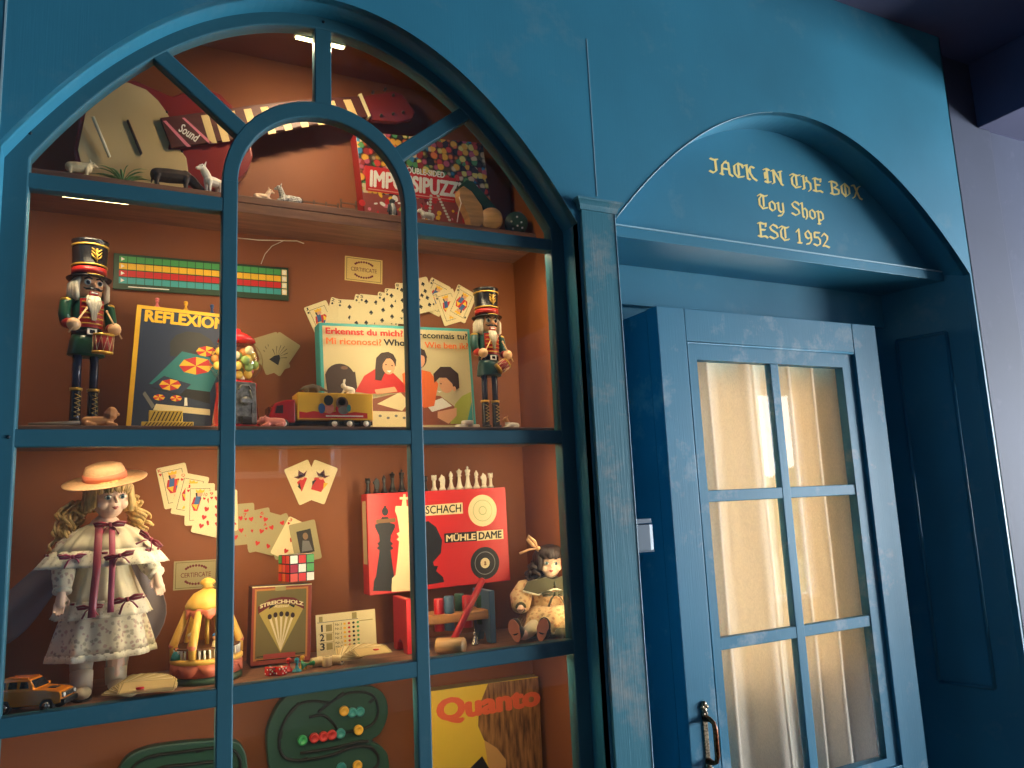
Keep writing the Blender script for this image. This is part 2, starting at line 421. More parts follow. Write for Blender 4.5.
def blackletter(text, name, parent, p0, p1, hgt):
    """written with a broad nib along the line from p0 to p1 (local x,z)"""
    p0 = Vector(p0); p1 = Vector(p1); d = (p1-p0); up = Vector((-d.y, d.x)).normalized()*hgt
    tot = sum(ADV.get(c, .42 if c == ' ' else .62) for c in text); ex = d/tot
    mb = MB(); x = 0; i = 0
    for c in text:
        for st in PEN.get(c, []):
            for (ax, az), (bx_, bz) in zip(st[:-1], st[1:]):
                nb = Vector((.054, .046)); nt = Vector((-.018, .023))
                A, B = Vector((ax, az)), Vector((bx_, bz)); dr = (B-A)
                cs = [A-nb+nt, A-nb-nt, A+nb-nt, A+nb+nt, B-nb+nt, B-nb-nt, B+nb-nt, B+nb+nt]
                cs = sorted({(round(v.x, 5), round(v.y, 5)) for v in cs})      # convex hull
                def half(ps):
                    h = []
                    for p in ps:
                        while len(h) > 1 and (h[-1][0]-h[-2][0])*(p[1]-h[-2][1])-(h[-1][1]-h[-2][1])*(p[0]-h[-2][0]) <= 0: h.pop()
                        h.append(p)
                    return h
                hull = half(cs)[:-1]+half(cs[::-1])[:-1]
                w = [p0+ex*(x+px)+up*pz for px, pz in hull]
                i += 1
                mb.flat([(v.x, v.y) for v in w], -.0008-.00001*(i % 9), GOLD)
        x += ADV.get(c, .42 if c == ' ' else .62)
    o = mb.build(name, parent, fix=False); return o
def sp(px, py):
    p = at(px, py, YT); return (p.x-CN, p.z-zs1)
def words(text, p0, p1, hgt=.0435):
    adv = lambda t: sum(ADV.get(c, .42 if c == ' ' else .62) for c in t); tot = adv(text); p0, p1 = Vector(p0), Vector(p1); x = 0
    for w in text.split(' '):
        blackletter(w, 'lettering', sign, p0+(p1-p0)*x/tot, p0+(p1-p0)*(x+adv(w))/tot, hgt); x += adv(w)+.42
words('JACK IN THE BOX', sp(709, 172.5), sp(863, 200)); words('Toy Shop', sp(758, 208), sp(825, 221.5)); words('EST 1952', sp(758, 236.5), sp(830, 248))
PALE_EDGE = mat('pale joint and edge highlight', (150, 184, 196), .5)  # pale colour for painted edge highlights and the board joint
b_ = MB(); b_.tube([(x, YW-.0004, z-.0006) for x, z in N_O[:26]], [.0016]*14+[.0016-.0013*k/11 for k in range(12)], PALE_EDGE, 6); b_.build('edge_highlight', wf)  # edge highlight drawn as a pale tube, thinning out along the arch
b_ = MB(); b_.tube([(x1-.0006, YW-.0082, .3), (x1-.0006, YW-.0082, zc-.006)], .0016, PALE_EDGE, 6); b_.build('edge_highlight', post)  # edge highlight drawn as a pale tube up the post
p, q = at(6.2, 6, YW), at(2.5, 134, YW); b_ = MB(); b_.bx(p.x-.0016, p.x+.0016, YW-.0012, YW+.001, q.z, p.z+.3, PALE_EDGE); b_.build('panel_joint', wf)

# ------------------------------------------------------------------ arched window
win = struct(bpy.data.objects.new('window_1', None)); COL.objects.link(win)
fb = MB(); GH, GC = .34665*S, .24055*S; ZB = .70
gi = [(GC-GH, ZB)]+[(x, zglass(x)) for x in [GC-GH+2*GH*i/60 for i in range(61)]]+[(GC+GH, ZB)]
ro = [(CW-HW, ZB)]+[(x, zopen(x)) for x in [CW-HW+2*HW*i/60 for i in range(61)]]+[(CW+HW, ZB)]
n = len(gi); vs = []
for y in (0, .034):
    vs += [(p[0], y, p[1]) for p in gi]+[(p[0], y, p[1]+(0.002 if y == 0 else 0)) for p in ro]
fs = []
for i in range(n-1):
    fs += [(i, i+1, n+i+1, n+i), (2*n+i, 3*n+i, 3*n+i+1, 2*n+i+1), (i, 2*n+i, 2*n+i+1, i+1)]
fb.add(vs, fs, TEALF); fb.bx(CW-HW, CW+HW, 0, .034, ZSILL, ZB, TEALF)
fb.build('frame', win, bevel=.0025, seg=2)
mb = MB(); MY = .028
def xbar(u0, u1, z0, z1, y=.0006): mb.bx(u0*S, u1*S, y, MY+y, 1.5+z0*S, 1.5+z1*S, TEALF)
xbar(.1048, .1238, -.533, .432); xbar(.3496, .3686, -.533, .432)
for z0, z1, sg in ((.3887, .4075, 0), (.0882, .1081, 1), (-.215, -.1946, 1), (-.52, -.50, 1)):
    if sg: xbar(-.108, .589, z0, z1, .0012)
    else: xbar(-.108, .106, z0, z1, .0012); xbar(.367, .589, z0, z1, .0012)
mun = mb.build('muntins', win, bevel=.0025)
rg = MB(); pi_, po = [], []
for k in range(41):
    a = PI*k/40; c, s_ = math.cos(a), math.sin(a)
    pi_.append((.2367*S-.1129*S*c, 1.5+S*(.43+.1115*s_))); po.append((.2367*S-.132*S*c, 1.5+S*(.43+.1345*s_)))
n = 41; vs = []
for y in (.0012, MY): vs += [(p[0], y, p[1]) for p in pi_]+[(p[0], y, p[1]) for p in po]
fs = []
for i in range(n-1): fs += [(i, i+1, n+i+1, n+i), (2*n+i, 3*n+i, 3*n+i+1, 2*n+i+1), (i, 2*n+i, 2*n+i+1, i+1), (n+i, n+i+1, 3*n+i+1, 3*n+i)]
rg.add(vs, fs, TEALF)
rg.build('arch_muntin', win, bevel=.0025)
for (p, q, w) in (((157, 50.5), (242, 129), .0215), ((323.3, 28), (323.5, 104), .0235), ((466, 112), (400, 153), .0215)):
    A = at(*p); B = at(*q); d = (B-A).normalized(); A = A-d*.012; B = B+d*.006; nn = Vector((-d.z, 0, d.x))*w*S/2
    b_ = MB(); b_.prism([(v.x, v.z) for v in (A-nn, A+nn, B+nn, B-nn)], .0018, MY, TEALF); b_.build('radial_bar', win, bevel=.0025)
gb = MB(); gb.prism([(p[0], p[1]) for p in [(GC-GH-.006, ZB-.01)]+[(x, zglass(x)+.006) for x in [GC-GH+2*GH*i/40 for i in range(41)]]+[(GC+GH+.006, ZB-.01)]], .015, .0152, GLASS)
gb.build('glazing', win)
SCREW = mat('dark screw', (14, 34, 46), .5, .4)
for p in ((30, 133), (8, 437), (323.3, 22)):
    v = at(*p); b_ = MB(); b_.tube([(v.x, -.0012, v.z), (v.x, .004, v.z)], .0032, SCREW, 10); b_.build('screw', win)

# display interior
YB = .30
db = MB(); db.bx(-.34, 1.03, YB, YB+.02, .6, 2.62, BROWN); struct(db.build('wall_display_back'))
db = MB(); db.bx(-.26, -.24, .036, YB, .6, 2.62, BROWN); struct(db.build('wall_display_left'))
db = MB(); db.bx(.935, .955, .036, YB, .6, 2.62, BROWN); struct(db.build('wall_display_right'))
db = MB(); db.bx(-.24, .935, .036, YB, 2.6, 2.62, BROWN); struct(db.build('wall_display_top'))
YU = .165
zu1, zum, zu0 = at(250, 196, YU).z, at(250, 203.5, YU).z, at(250, 213, YU).z
ZU, ZM, ZL, ZF = zu1, 1.674, 1.20, .745
def shelf(label, parts):
    t = thing('display_shelf', label, 'shelf', (.35, YB, parts[0][3]), group='boards of the arched display')
    for i, (nm, y0, z0, z1) in enumerate(parts):
        b_ = MB(); b_.bx(-.589, .584, y0-YB, -.0005, z0-parts[0][3], z1-parts[0][3], SHELF); b_.build(nm, t, bevel=.0015)
    return t
shelf('brown top shelf of the arched window, carrying the puzzle box and toy farm animals', [('board', YU, zum+.0008, zu1), ('batten', YU+.001, zu0, zum)])
shelf('brown middle shelf with the nutcrackers standing on it', [('board', .05, ZM-.024, ZM)])
shelf('brown lower shelf with the two dolls on it', [('board', .036, ZL-.018, ZL)])
shelf('brown bottom board below the track boards', [('board', .036, ZF-.03, ZF)])

# ------------------------------------------------------------------ door
YD = .078
dr = struct(bpy.data.objects.new('door_1', None)); COL.objects.link(dr)
def D(px, py, y=YD): return at(px, py, y)
dxl, dxr, dzt = .7817*1.052*S, 1.3101*1.052*S, 1.5+.3153*1.052*S
sxl = D(686, 335).x; sxr = D(854.5, 352).x; szt = D(770, 346.5).z
b_ = MB(); b_.bx(dxl, sxl-.0008, YD, YD+.045, .02, dzt, TEALD); b_.build('stile', dr, bevel=.002)
b_ = MB(); b_.bx(sxr+.0008, dxr, YD, YD+.045, .02, dzt, TEALD); b_.build('stile', dr, bevel=.002)
b_ = MB(); b_.bx(sxl, sxr, YD+.0005, YD+.045, szt, dzt, TEALD); b_.build('top_rail', dr, bevel=.002)
yq = YD+.011
gxl = D(697, 361, yq).x; gxr = D(842.5, 367, yq).x; gzt = D(770, 363.5, yq).z; gzb = D(886, 759, yq).z
szb = gzb-.022
b_ = MB(); b_.bx(sxl, sxr, YD+.0005, YD+.045, .02, szb, TEALD); b_.build('bottom_panel', dr, bevel=.002)
b_ = MB()
b_.bx(sxl, gxl, yq, YD+.04, szb, szt, TEALD); b_.bx(gxr, sxr, yq, YD+.04, szb, szt, TEALD)
b_.bx(gxl, gxr, yq, YD+.04, gzt, szt, TEALD); b_.bx(gxl, gxr, yq, YD+.04, szb, gzb, TEALD)
b_.build('sash', dr, bevel=.003)
b_ = MB()
for k in (1, -1):
    b_.tube([(sxl+.003, YD+.004, szb), (sxl+.003, YD+.004, szt-.003), (sxr-.003, YD+.004, szt-.003)], .004, TEALD, 6)
b_.build('bead', dr)
b_ = MB(); vx0, vx1 = D(779, 450, yq).x, D(787.3, 450, yq).x
b_.bx(vx0, vx1, yq+.002, YD+.036, gzb, gzt, TEALD)
for t_, l_ in (((780, 487.3), (780, 498.6)), ((797, 626.7), (797, 638.5))):
    z1, z0 = D(*t_, yq).z, D(*l_, yq).z; b_.bx(gxl, gxr, yq+.003, YD+.035, z0, z1, TEALD)
b_.build('muntins', dr, bevel=.002)
b_ = MB(); b_.bx(gxl-.004, gxr+.004, YD+.022, YD+.0225, gzb-.004, gzt+.004, DGLASS); b_.build('glazing', dr)
b_ = MB(); b_.bx(dxl+.001, dxl+.02, YD+.046, .234, .02, dzt-.002, TEALD); b_.bx(dxr-.02, dxr-.001, YD+.046, .234, .02, dzt-.002, TEALD); b_.bx(dxl+.02, dxr-.02, YD+.046, .234, dzt-.02, dzt-.002, TEALD)
b_.build('casing', dr)
# antique bow handle
BRONZE = mat('antique copper', (150, 92, 56), .32, .9, noise=.55, nscale=160)
PEWT = mat('worn plated brass', (176, 158, 130), .35, .85, noise=.5, nscale=220)
hd = struct(bpy.data.objects.new('door_handle', None)); COL.objects.link(hd); hd.parent = dr
h0 = D(704, 716); h1 = D(707.5, 757)
b_ = MB()
for (x, z, r) in ((0, .032, .008), (-.006, .026, .006), (.006, .026, .006), (0, .018, .008), (-.004, .01, .005), (.004, .01, .005), (0, .004, .007)):
    b_.ell((h0.x+x, YD-.003, h0.z+z-.004), (r, .006, r), PEWT, None, 10, 8)
for (x, z, r) in ((0, -.012, .009), (-.006, -.022, .007), (.006, -.022, .007), (0, -.034, .008), (0, -.044, .005)):
    b_.ell((h0.x+x, YD-.003, h1.z+z-.006), (r, .006, r), PEWT, None, 10, 8)
b_.build('finial', hd)
b_ = MB(); b_.bx(h0.x-.007, h0.x+.007, YD-.004, YD, h1.z-.01, h0.z+.004, PEWT); b_.build('backplate', hd, bevel=.0015)
b_ = MB(); zz0, zz1 = h1.z-.008, h0.z-.004
b_.tube([(h0.x, YD-.002, zz1), (h0.x, YD-.022, zz1), (h0.x, YD-.034, zz1-.006), (h0.x, YD-.038, zz1-.02), (h0.x, YD-.038, zz0+.02), (h0.x, YD-.034, zz0+.006), (h0.x, YD-.022, zz0), (h0.x, YD-.002, zz0)], [.009, .006, .0055, .0065, .0065, .0055, .006, .009], BRONZE, 12)
b_.build('grip', hd)

# curtain behind the door glass
CUR0 = mat('cream linen', (250, 238, 216), .85, noise=.07, nscale=300, bump=.2, sheen=.2, stretch=(1, 1, .5))
CUR = CUR0; nt_ = CUR.node_tree; pb = nt_.nodes['Principled BSDF']; tl_ = nt_.nodes.new('ShaderNodeBsdfTranslucent'); tl_.inputs[0].default_value = lin((248, 232, 206))
mxs = nt_.nodes.new('ShaderNodeMixShader'); mxs.inputs[0].default_value = .25
nt_.links.new(pb.outputs[0], mxs.inputs[1]); nt_.links.new(tl_.outputs[0], mxs.inputs[2]); nt_.links.new(mxs.outputs[0], nt_.nodes['Material Output'].inputs[0])
b_ = MB(); nx, nz = 160, 10; vs = []; y0 = YD+.062
for j in range(nz+1):
    z = gzt+.03-(gzt+.03-.5)*j/nz
    for i in range(nx+1):
        t = i/nx; x = gxl-.02+(gxr-gxl+.04)*t
        w = t*4.6+.22*math.sin(t*8+.3*j/nz)
        y = y0+.023*math.sin(2*PI*w)+.005*math.sin(2*PI*w*2.1+1)+.0015*math.sin(j*1.3+t*14)
        vs.append((x, y, z))
b_.add(vs, [(j*(nx+1)+i, j*(nx+1)+i+1, (j+1)*(nx+1)+i+1, (j+1)*(nx+1)+i) for j in range(nz) for i in range(nx)], CUR, True)
ct = b_.build('curtain'); md = ct.modifiers.new('s', 'SOLIDIFY'); md.thickness = .0012
tag(ct, 'cream linen curtain hanging in folds behind the glass of the blue door', 'curtain')

# latch keep on the post
STEEL = mat('painted grey steel', (96, 114, 130), .5)
k0 = at(635, 519, -.01); k1 = at(652, 551, -.01)
lk = thing('latch_keep', 'small grey metal latch keep on the post beside the door', 'latch', (xL, -.01, k1.z))
hh = k0.z-k1.z; ww = k1.x-xL
b_ = MB(); prof = [(0, -.02), (ww*.8, -.02), (ww*.95, -.014), (ww, 0), (ww*.95, .014), (ww*.8, .02), (0, .02)]
n = len(prof); b_.add([(p[0], p[1], .003) for p in prof]+[(p[0], p[1], hh*.82) for p in prof], [tuple(range(n-1, -1, -1)), tuple(range(n, 2*n))]+[(i, (i+1) % n, (i+1) % n+n, i+n) for i in range(n)], STEEL)
b_.build('case', lk, bevel=.001)
b_ = MB(); b_.bx(0, ww*.86, -.021, .021, hh*.86, hh, STEEL); b_.build('end_cap', lk, bevel=.001)
b_ = MB(); b_.bx(0, ww*.9, -.022, .022, 0, .003, STEEL); b_.build('end_cap', lk, bevel=.001)

# the rest of the room
b_ = MB(); b_.bx(-3, 6.95, -4.6, 1.6, -.05, 0, FLOORM); struct(b_.build('floor'))
b_ = MB(); b_.bx(-3, 6.95, -4.6, 1.6, ZC, ZC+.05, LAVC); struct(b_.build('ceiling'))
px_ = at(1008, 250, 0).x
b_ = MB(); b_.bx(1.574*S, px_, 0, .45, 0, ZC, LAV); struct(b_.build('wall_pier', bevel=.004))
b_ = MB(); b_.bx(px_, 6.95, .3, .35, 0, ZC, LAV); struct(b_.build('wall_far'))
p = at(977, 128, 0)
b_ = MB(); b_.bx(p.x, p.x+.5, -4.5, 0, p.z, ZC, LAVC); struct(b_.build('trim_3', bevel=.004))
SIDE = [('wall_left', -3.05, []), ('wall_right', 6.9, [(-3.75, -2.5, .6, 2.3), (-2.1, -.55, .6, 2.3)])]
for nm, x, ws in SIDE:
    b_ = MB(); ys = [-4.6]+[v for w in ws for v in w[:2]]+[1.6]
    for i, (ya, yb) in enumerate(zip(ys[:-1], ys[1:])):
        if i % 2 == 0: b_.bx(x, x+.05, ya, yb, 0, ZC, ROOMW)
        else: w = ws[i//2]; b_.bx(x, x+.05, ya, yb, 0, w[2], ROOMW); b_.bx(x, x+.05, ya, yb, w[3], ZC, ROOMW)
    struct(b_.build(nm))
# rear wall with windows
WINS = [(.66, 1.5, 1.78, 2.08), (5.95, 6.6, .4, 2.6)]
b_ = MB(); xs = [-3]+[v for w in WINS for v in w[:2]]+[6.95]
for i, (xa, xb) in enumerate(zip(xs[:-1], xs[1:])):
    if i % 2 == 0: b_.bx(xa, xb, -4.5, -4.4, 0, ZC, ROOMW)
    else:
        w = WINS[i//2]; b_.bx(xa, xb, -4.5, -4.4, 0, w[2], ROOMW); b_.bx(xa, xb, -4.5, -4.4, w[3], ZC, ROOMW)
struct(b_.build('wall_rear'))
k_ = len(WINS)+2
for nm, x, ws in SIDE:
    for w in ws:
        o = struct(bpy.data.objects.new('window_%d' % k_, None)); COL.objects.link(o); k_ += 1; f_ = MB(); t = .05; xx = x-.01
        f_.bx(xx, xx+.07, w[0], w[0]+t, w[2], w[3], WHITEP); f_.bx(xx, xx+.07, w[1]-t, w[1], w[2], w[3], WHITEP); f_.bx(xx, xx+.07, w[0]+t, w[1]-t, w[2], w[2]+t, WHITEP); f_.bx(xx, xx+.07, w[0]+t, w[1]-t, w[3]-t, w[3], WHITEP)
        f_.build('frame', o)
for i, w in enumerate(WINS):
    o = struct(bpy.data.objects.new('window_%d' % (i+2), None)); COL.objects.link(o)
    f_ = MB(); t = .05
    f_.bx(w[0], w[0]+t, -4.5, -4.38, w[2], w[3], WHITEP); f_.bx(w[1]-t, w[1], -4.5, -4.38, w[2], w[3], WHITEP)
    f_.bx(w[0]+t, w[1]-t, -4.5, -4.38, w[2], w[2]+t, WHITEP); f_.bx(w[0]+t, w[1]-t, -4.5, -4.38, w[3]-t, w[3], WHITEP)
    xm = (w[0]+w[1])/2; f_.bx(xm-.025, xm+.025, -4.48, -4.4, w[2]+t, w[3]-t, WHITEP)
    f_.build('frame', o)
# greenery and lawn outside the windows
OUTG = mat('leaf green', (92, 122, 60), .8, noise=.6, nscale=3)
b_ = MB(); b_.bx(-12, 25, -30, -4.7, -.3, -.2, mat('lawn green', (120, 140, 80), .9, noise=.3, nscale=4)); struct(b_.build('ground'))
b_ = MB()
for k in range(60):
    x = random.uniform(-6, 22); b_.ell((x, -16+random.uniform(-3, 2), random.uniform(.5, 4) if x < 9 else random.uniform(-.2, 1.2)), random.uniform(.7, 1.6), OUTG, None, 8, 6)
o = b_.build('foliage'); tag(o, 'green treetops outside the room windows', 'trees', kind='stuff')
# ------------------------------------------------------------------ print colours
def ink(n, c=None, r=.5): return mat('ink '+n, c, r)
BLK, WHT, RED, YEL, NAVY = ink('black', (22, 22, 26)), ink('white', (240, 236, 224)), ink('red', (206, 40, 38)), ink('yellow', (244, 190, 44)), ink('navy', (34, 48, 76))
CRM, TURQ, ORG, GRN, BLU = ink('cream', (236, 218, 168)), ink('turquoise', (64, 160, 158)), ink('orange', (232, 110, 46)), ink('green', (76, 158, 84)), ink('blue', (48, 92, 150))
SKIN, HAIRB, GREY, MAR, PINK = ink('skin print', (226, 164, 122)), ink('dark hair print', (58, 38, 30)), ink('grey', (120, 120, 118)), ink('maroon', (112, 34, 36)), ink('pink', (226, 126, 140))
OLIVE, KHAKI, TEALI, LIME = ink('olive', (118, 104, 60)), ink('khaki', (168, 148, 90)), ink('teal print', (34, 120, 124)), ink('lime', (176, 184, 70))
CARD = mat('playing card stock', (238, 218, 168), .55)
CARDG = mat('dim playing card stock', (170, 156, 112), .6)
GILT = mat('gilt card', (224, 190, 112), .45)
def kids(t): return t

def gamebox(name, label, F, depth, side, front, cat='game box', bev=.0012):
    t = F.tb(name, label, cat); b = MB()
    b.prism([(0, 0), (F.W, 0), (F.W, F.H), (0, F.H)], 0, depth, front, side=side)
    b.build('carton', t, bevel=bev); return t
E0 = -.0004
# ---- suit shapes
def heart(cx, cz, s): return [(cx+s*x, cz+s*z) for x, z in ((0, -.55), (.3, -.2), (.48, .12), (.42, .38), (.22, .45), (0, .25), (-.22, .45), (-.42, .38), (-.48, .12), (-.3, -.2))]
def spade(cx, cz, s): return [(cx+s*x, cz+s*z) for x, z in ((0, .55), (.3, .2), (.48, -.08), (.38, -.3), (.12, -.24), (.2, -.55), (-.2, -.55), (-.12, -.24), (-.38, -.3), (-.48, -.08), (-.3, .2))]
PIPS = {1: [(0, 0)], 2: [(0, .6), (0, -.6)], 3: [(0, .6), (0, 0), (0, -.6)], 4: [(-.5, .6), (.5, .6), (-.5, -.6), (.5, -.6)]}
PIPS[5] = PIPS[4]+[(0, 0)]; PIPS[6] = PIPS[4]+[(-.5, 0), (.5, 0)]; PIPS[7] = PIPS[6]+[(0, .3)]; PIPS[8] = PIPS[7]+[(0, -.3)]
PIPS[9] = [(x, z) for x in (-.5, .5) for z in (.62, .2, -.2, -.62)]+[(0, 0)]; PIPS[10] = [(x, z) for x in (-.5, .5) for z in (.62, .2, -.2, -.62)]+[(0, .41), (0, -.41)]
CWD, CHT = .0585, .0885
def rrect(w, h, r, n=4):
    o = []
    for cx, cz, a0 in ((w/2-r, h/2-r, 0), (-w/2+r, h/2-r, 90), (-w/2+r, -h/2+r, 180), (w/2-r, -h/2+r, 270)):
        for k in range(n+1): a = R_(a0+90*k/n); o.append((cx+r*math.cos(a), cz+r*math.sin(a)))
    return o
def card_mesh(suit, rank, stock):
    b = MB(); b.prism(rrect(CWD, CHT, .004), 0, .0005, stock)
    c = {'s': BLK, 'h': RED, 'j': MAR, 'b': OLIVE}[suit]; fn = heart if suit == 'h' else spade; y = -.00025
    if rank in ('J', 'Q', 'K'):
        w, h = CWD*.34, CHT*.38
        b.quad(-w, -h, w, h, y, BLK); b.quad(-w+.0008, -h+.0008, w-.0008, h-.0008, y-.0001, stock)
        for sg in (1, -1):
            q = lambda l: [(sg*a*w, sg*e*h) for a, e in l]
            b.flat(q([(-.85, 0), (.85, 0), (.6, .4), (-.6, .45)]), y-.0002, RED); b.flat(q([(-.6, 0), (-.1, 0), (.1, .5), (-.4, .5)]), y-.0003, BLU)
            b.flat(q([(.15, 0), (.8, 0), (.35, .35)]), y-.0003, YEL); b.disc(0, sg*h*.62, w*.3, h*.15, y-.0003, SKIN, 12)
            b.flat(q([(-.38, .72), (.38, .72), (.45, .95), (.2, .85), (0, .97), (-.2, .85), (-.45, .95)]), y-.0004, YEL)
            b.flat(q([(-.42, .5), (-.25, .5), (-.28, .75), (-.45, .7)]), y-.0004, BLK)
    elif rank == 'joker':
        b.flat([(-.012, -.022), (.012, -.02), (.016, .0), (.004, .012), (-.014, .006)], y, RED); b.disc(0, .014, .007, .008, y-.0001, SKIN, 12)
        b.flat([(-.016, .02), (-.006, .018), (0, .03), (.007, .018), (.018, .022), (.008, .012), (-.008, .012)], y-.0001, MAR)
        b.flat([(-.016, -.004), (-.008, .004), (-.012, -.014)], y-.0001, BLK); b.flat([(.014, -.012), (.02, .004), (.01, .002)], y-.0001, YEL)
    elif rank == 'picture':
        b.quad(-.016, -.026, .016, .026, y, ink('dark print', (52, 48, 46))); b.flat([(-.012, -.02), (.012, -.022), (.008, .0), (-.006, .004)], y-.0001, GREY)
        b.disc(.002, .012, .006, .008, y-.0001, ink('dim skin print', (140, 110, 84)), 12)
    elif rank == 'emblem':
        for k in range(7):
            a = R_(20+k*23); b.flat([(-.001, -.012), (.02*math.cos(a), -.01+.032*math.sin(a)), (.02*math.cos(a+.06), -.01+.032*math.sin(a+.06))], y, BLK)
        b.flat([(-.012, -.024), (.012, -.024), (.007, -.008), (.001, -.002), (-.007, -.01)], y-.0001, BLK)
    else:
        for px, pz in PIPS[rank]: b.flat(fn(px*CWD*.42, pz*CHT*.5, .0105), y, c)
    if rank not in ('emblem', 'picture', 'joker'):
        for sg in (1, -1): b.flat(fn(-sg*CWD*.4, sg*CHT*.33, sg*.006), y-.0001, c)
    return b
def hang_card(label, tl, tr, y, suit, rank, group, stock=None, w=None):
    """a card pinned to the back panel, its top edge running from tl towards tr"""
    a, b2 = at(*tl, y), at(*tr, y); ang = math.atan2(b2.z-a.z, b2.x-a.x); ux = Vector((math.cos(ang), 0, math.sin(ang))); uz = Vector((-math.sin(ang), 0, math.cos(ang)))
    c = a+ux*CWD/2-uz*CHT/2
    o = card_mesh(suit, rank, stock or CARD).build('playing_card'); tag(o, label, 'playing card', group)
    o.location = c; o.rotation_euler = (0, -ang, 0)
    if isinstance(rank, int) or rank in ('J', 'Q', 'K'):
        t = {1: 'A'}.get(rank, str(rank)); q = letters(t, 'corner_index', BLK if suit == 's' else RED, o, -CWD*.46, CHT*.39, -CWD*.34, CHT*.47, -.0004, .01)
    return o
G = 'spade cards fanned above the board game box'
N_ = .2975
for i, (lab, tl, tr, r) in enumerate([
    ('spade court card, first of the fan above the board game box', (303.5, 307.8), (327, 299.5), 'J'),
    ('two of spades card half covered, second of the fan above the board game box', (331.3, 296.7), (350, 302.5), 2),
    ('three of spades card, third of the fan above the board game box', (337.3, 299), (357, 300.2), 3),
    ('four of spades card mostly covered, fourth of the fan above the board game box', (355.5, 293.7), (373, 299), 4),
    ('five of spades card, fifth of the fan above the board game box', (359.4, 293.7), (377.4, 295.5), 5),
    ('six of spades card tilted, sixth of the fan above the board game box', (378.2, 291.4), (394, 294.6), 6),
    ('seven of spades card, seventh of the fan above the board game box', (384.7, 288.1), (403, 289.6), 7),
    ('eight of spades card, topmost before the window bar above the board game box', (395, 282.7), (413, 283.8), 8),
    ('nine of spades card largely behind the window bar above the board game box', (406, 281), (424, 277), 9)]):
    hang_card(lab, tl, tr, N_-.0014*i, 's', r, G)
G = 'court cards beside the small nutcracker'
for i, (lab, tl, tr, r) in enumerate([
    ('spade court card tilted clockwise, farthest from the small nutcracker hat', (431.5, 277), (451, 287.5), 'J'),
    ('spade court card tilted the other way, lowest of the three beside the hat', (433, 293.7), (452, 288.5), 'Q'),
    ('spade court card nearest the small nutcracker hat, lying over the other two', (458.2, 284), (474, 293.2), 'K')]):
    hang_card(lab, tl, tr, N_-.0013*i, 's', r, G)
G = 'heart cards fanned on the back panel'
for i, (lab, tl, tr, r) in enumerate([
    ('heart court card, uppermost of the heart fan beside the straw hat doll', (155.9, 468.6), (186.1, 462.1), 'K'),
    ('heart court card tilted clockwise, second down in the heart fan beside the doll', (181, 472), (210.5, 477.5), 'Q'),
    ('heart court card hanging straight, third down in the heart fan beside the doll', (185.7, 483.6), (214, 483.2), 'J'),
    ('ten of hearts card tilted, meeting the window bar beside the heart court cards', (203.7, 491), (228, 497), 10),
    ('nine of hearts card cut by the window bar, lowest on the doll side', (208.6, 491), (236, 489.5), 9)]):
    hang_card(lab, tl, tr, N_-.0014*i, 'h', r, G)
for i, (lab, tl, tr, r, st) in enumerate([
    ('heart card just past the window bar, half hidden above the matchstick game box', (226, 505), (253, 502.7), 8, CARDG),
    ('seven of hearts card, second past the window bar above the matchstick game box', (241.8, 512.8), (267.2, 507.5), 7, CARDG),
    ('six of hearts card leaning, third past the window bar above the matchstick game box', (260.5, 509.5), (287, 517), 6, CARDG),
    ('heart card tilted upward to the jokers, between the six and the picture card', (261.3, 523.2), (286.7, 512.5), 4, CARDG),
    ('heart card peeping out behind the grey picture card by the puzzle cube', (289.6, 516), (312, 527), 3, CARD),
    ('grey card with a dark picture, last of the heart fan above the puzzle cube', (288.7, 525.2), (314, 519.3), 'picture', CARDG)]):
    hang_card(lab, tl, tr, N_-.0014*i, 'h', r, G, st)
hang_card('gold joker card tilted under its twin above the puzzle cube', (283.8, 469.7), (307.5, 459.4), N_, 'j', 'joker', 'two joker cards')
hang_card('gold joker card lying on top of its twin above the puzzle cube', (314.4, 459.4), (339.4, 468.8), N_-.0014, 'j', 'joker', 'two joker cards')
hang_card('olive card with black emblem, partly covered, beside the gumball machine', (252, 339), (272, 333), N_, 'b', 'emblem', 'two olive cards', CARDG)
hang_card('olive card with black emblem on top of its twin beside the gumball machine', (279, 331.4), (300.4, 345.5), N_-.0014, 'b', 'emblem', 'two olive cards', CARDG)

def certificate(label, tl, tr, bl, y, stock):
    F = Face(tl, tr, y, bl=bl); t = F.tb('certificate_card', label, 'certificate', 'certificates pinned to the back panel')
    b = MB(); b.prism([(0, 0), (F.W, 0), (F.W, F.H), (0, F.H)], 0, .0008, stock)
    W, H = F.W, F.H
    for (u0, v0, u1, v1) in ((.04, .05, .96, .07), (.04, .93, .96, .95), (.04, .05, .055, .95), (.945, .05, .96, .95)): b.quad(u0*W, v0*H, u1*W, v1*H, E0, OLIVE)
    for k in range(9):
        for sg in (1, -1):
            a = R_(30+k*15); cx, cz = W/2+sg*0, H*.5
            b.disc(W/2+W*.26*math.cos(a), H*.5+sg*H*(.12+.2*math.sin(a)), W*.03, H*.045, E0, MAR, 8)
    b.build('card', t); letters('CERTIFICATE', 'lettering', MAR, t, W*.16, H*.42, W*.84, H*.58, E0*1.5, .005)
certificate('gold certificate card pinned above the fan of spade cards', (345, 255.6), (382.5, 260.5), (345, 280), .298, GILT)
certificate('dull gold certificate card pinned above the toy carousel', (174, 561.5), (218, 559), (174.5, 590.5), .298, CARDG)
certificate('small gold card standing behind the yellow game box', (500, 679), (540, 673.5), (503, 700), .292, GILT)

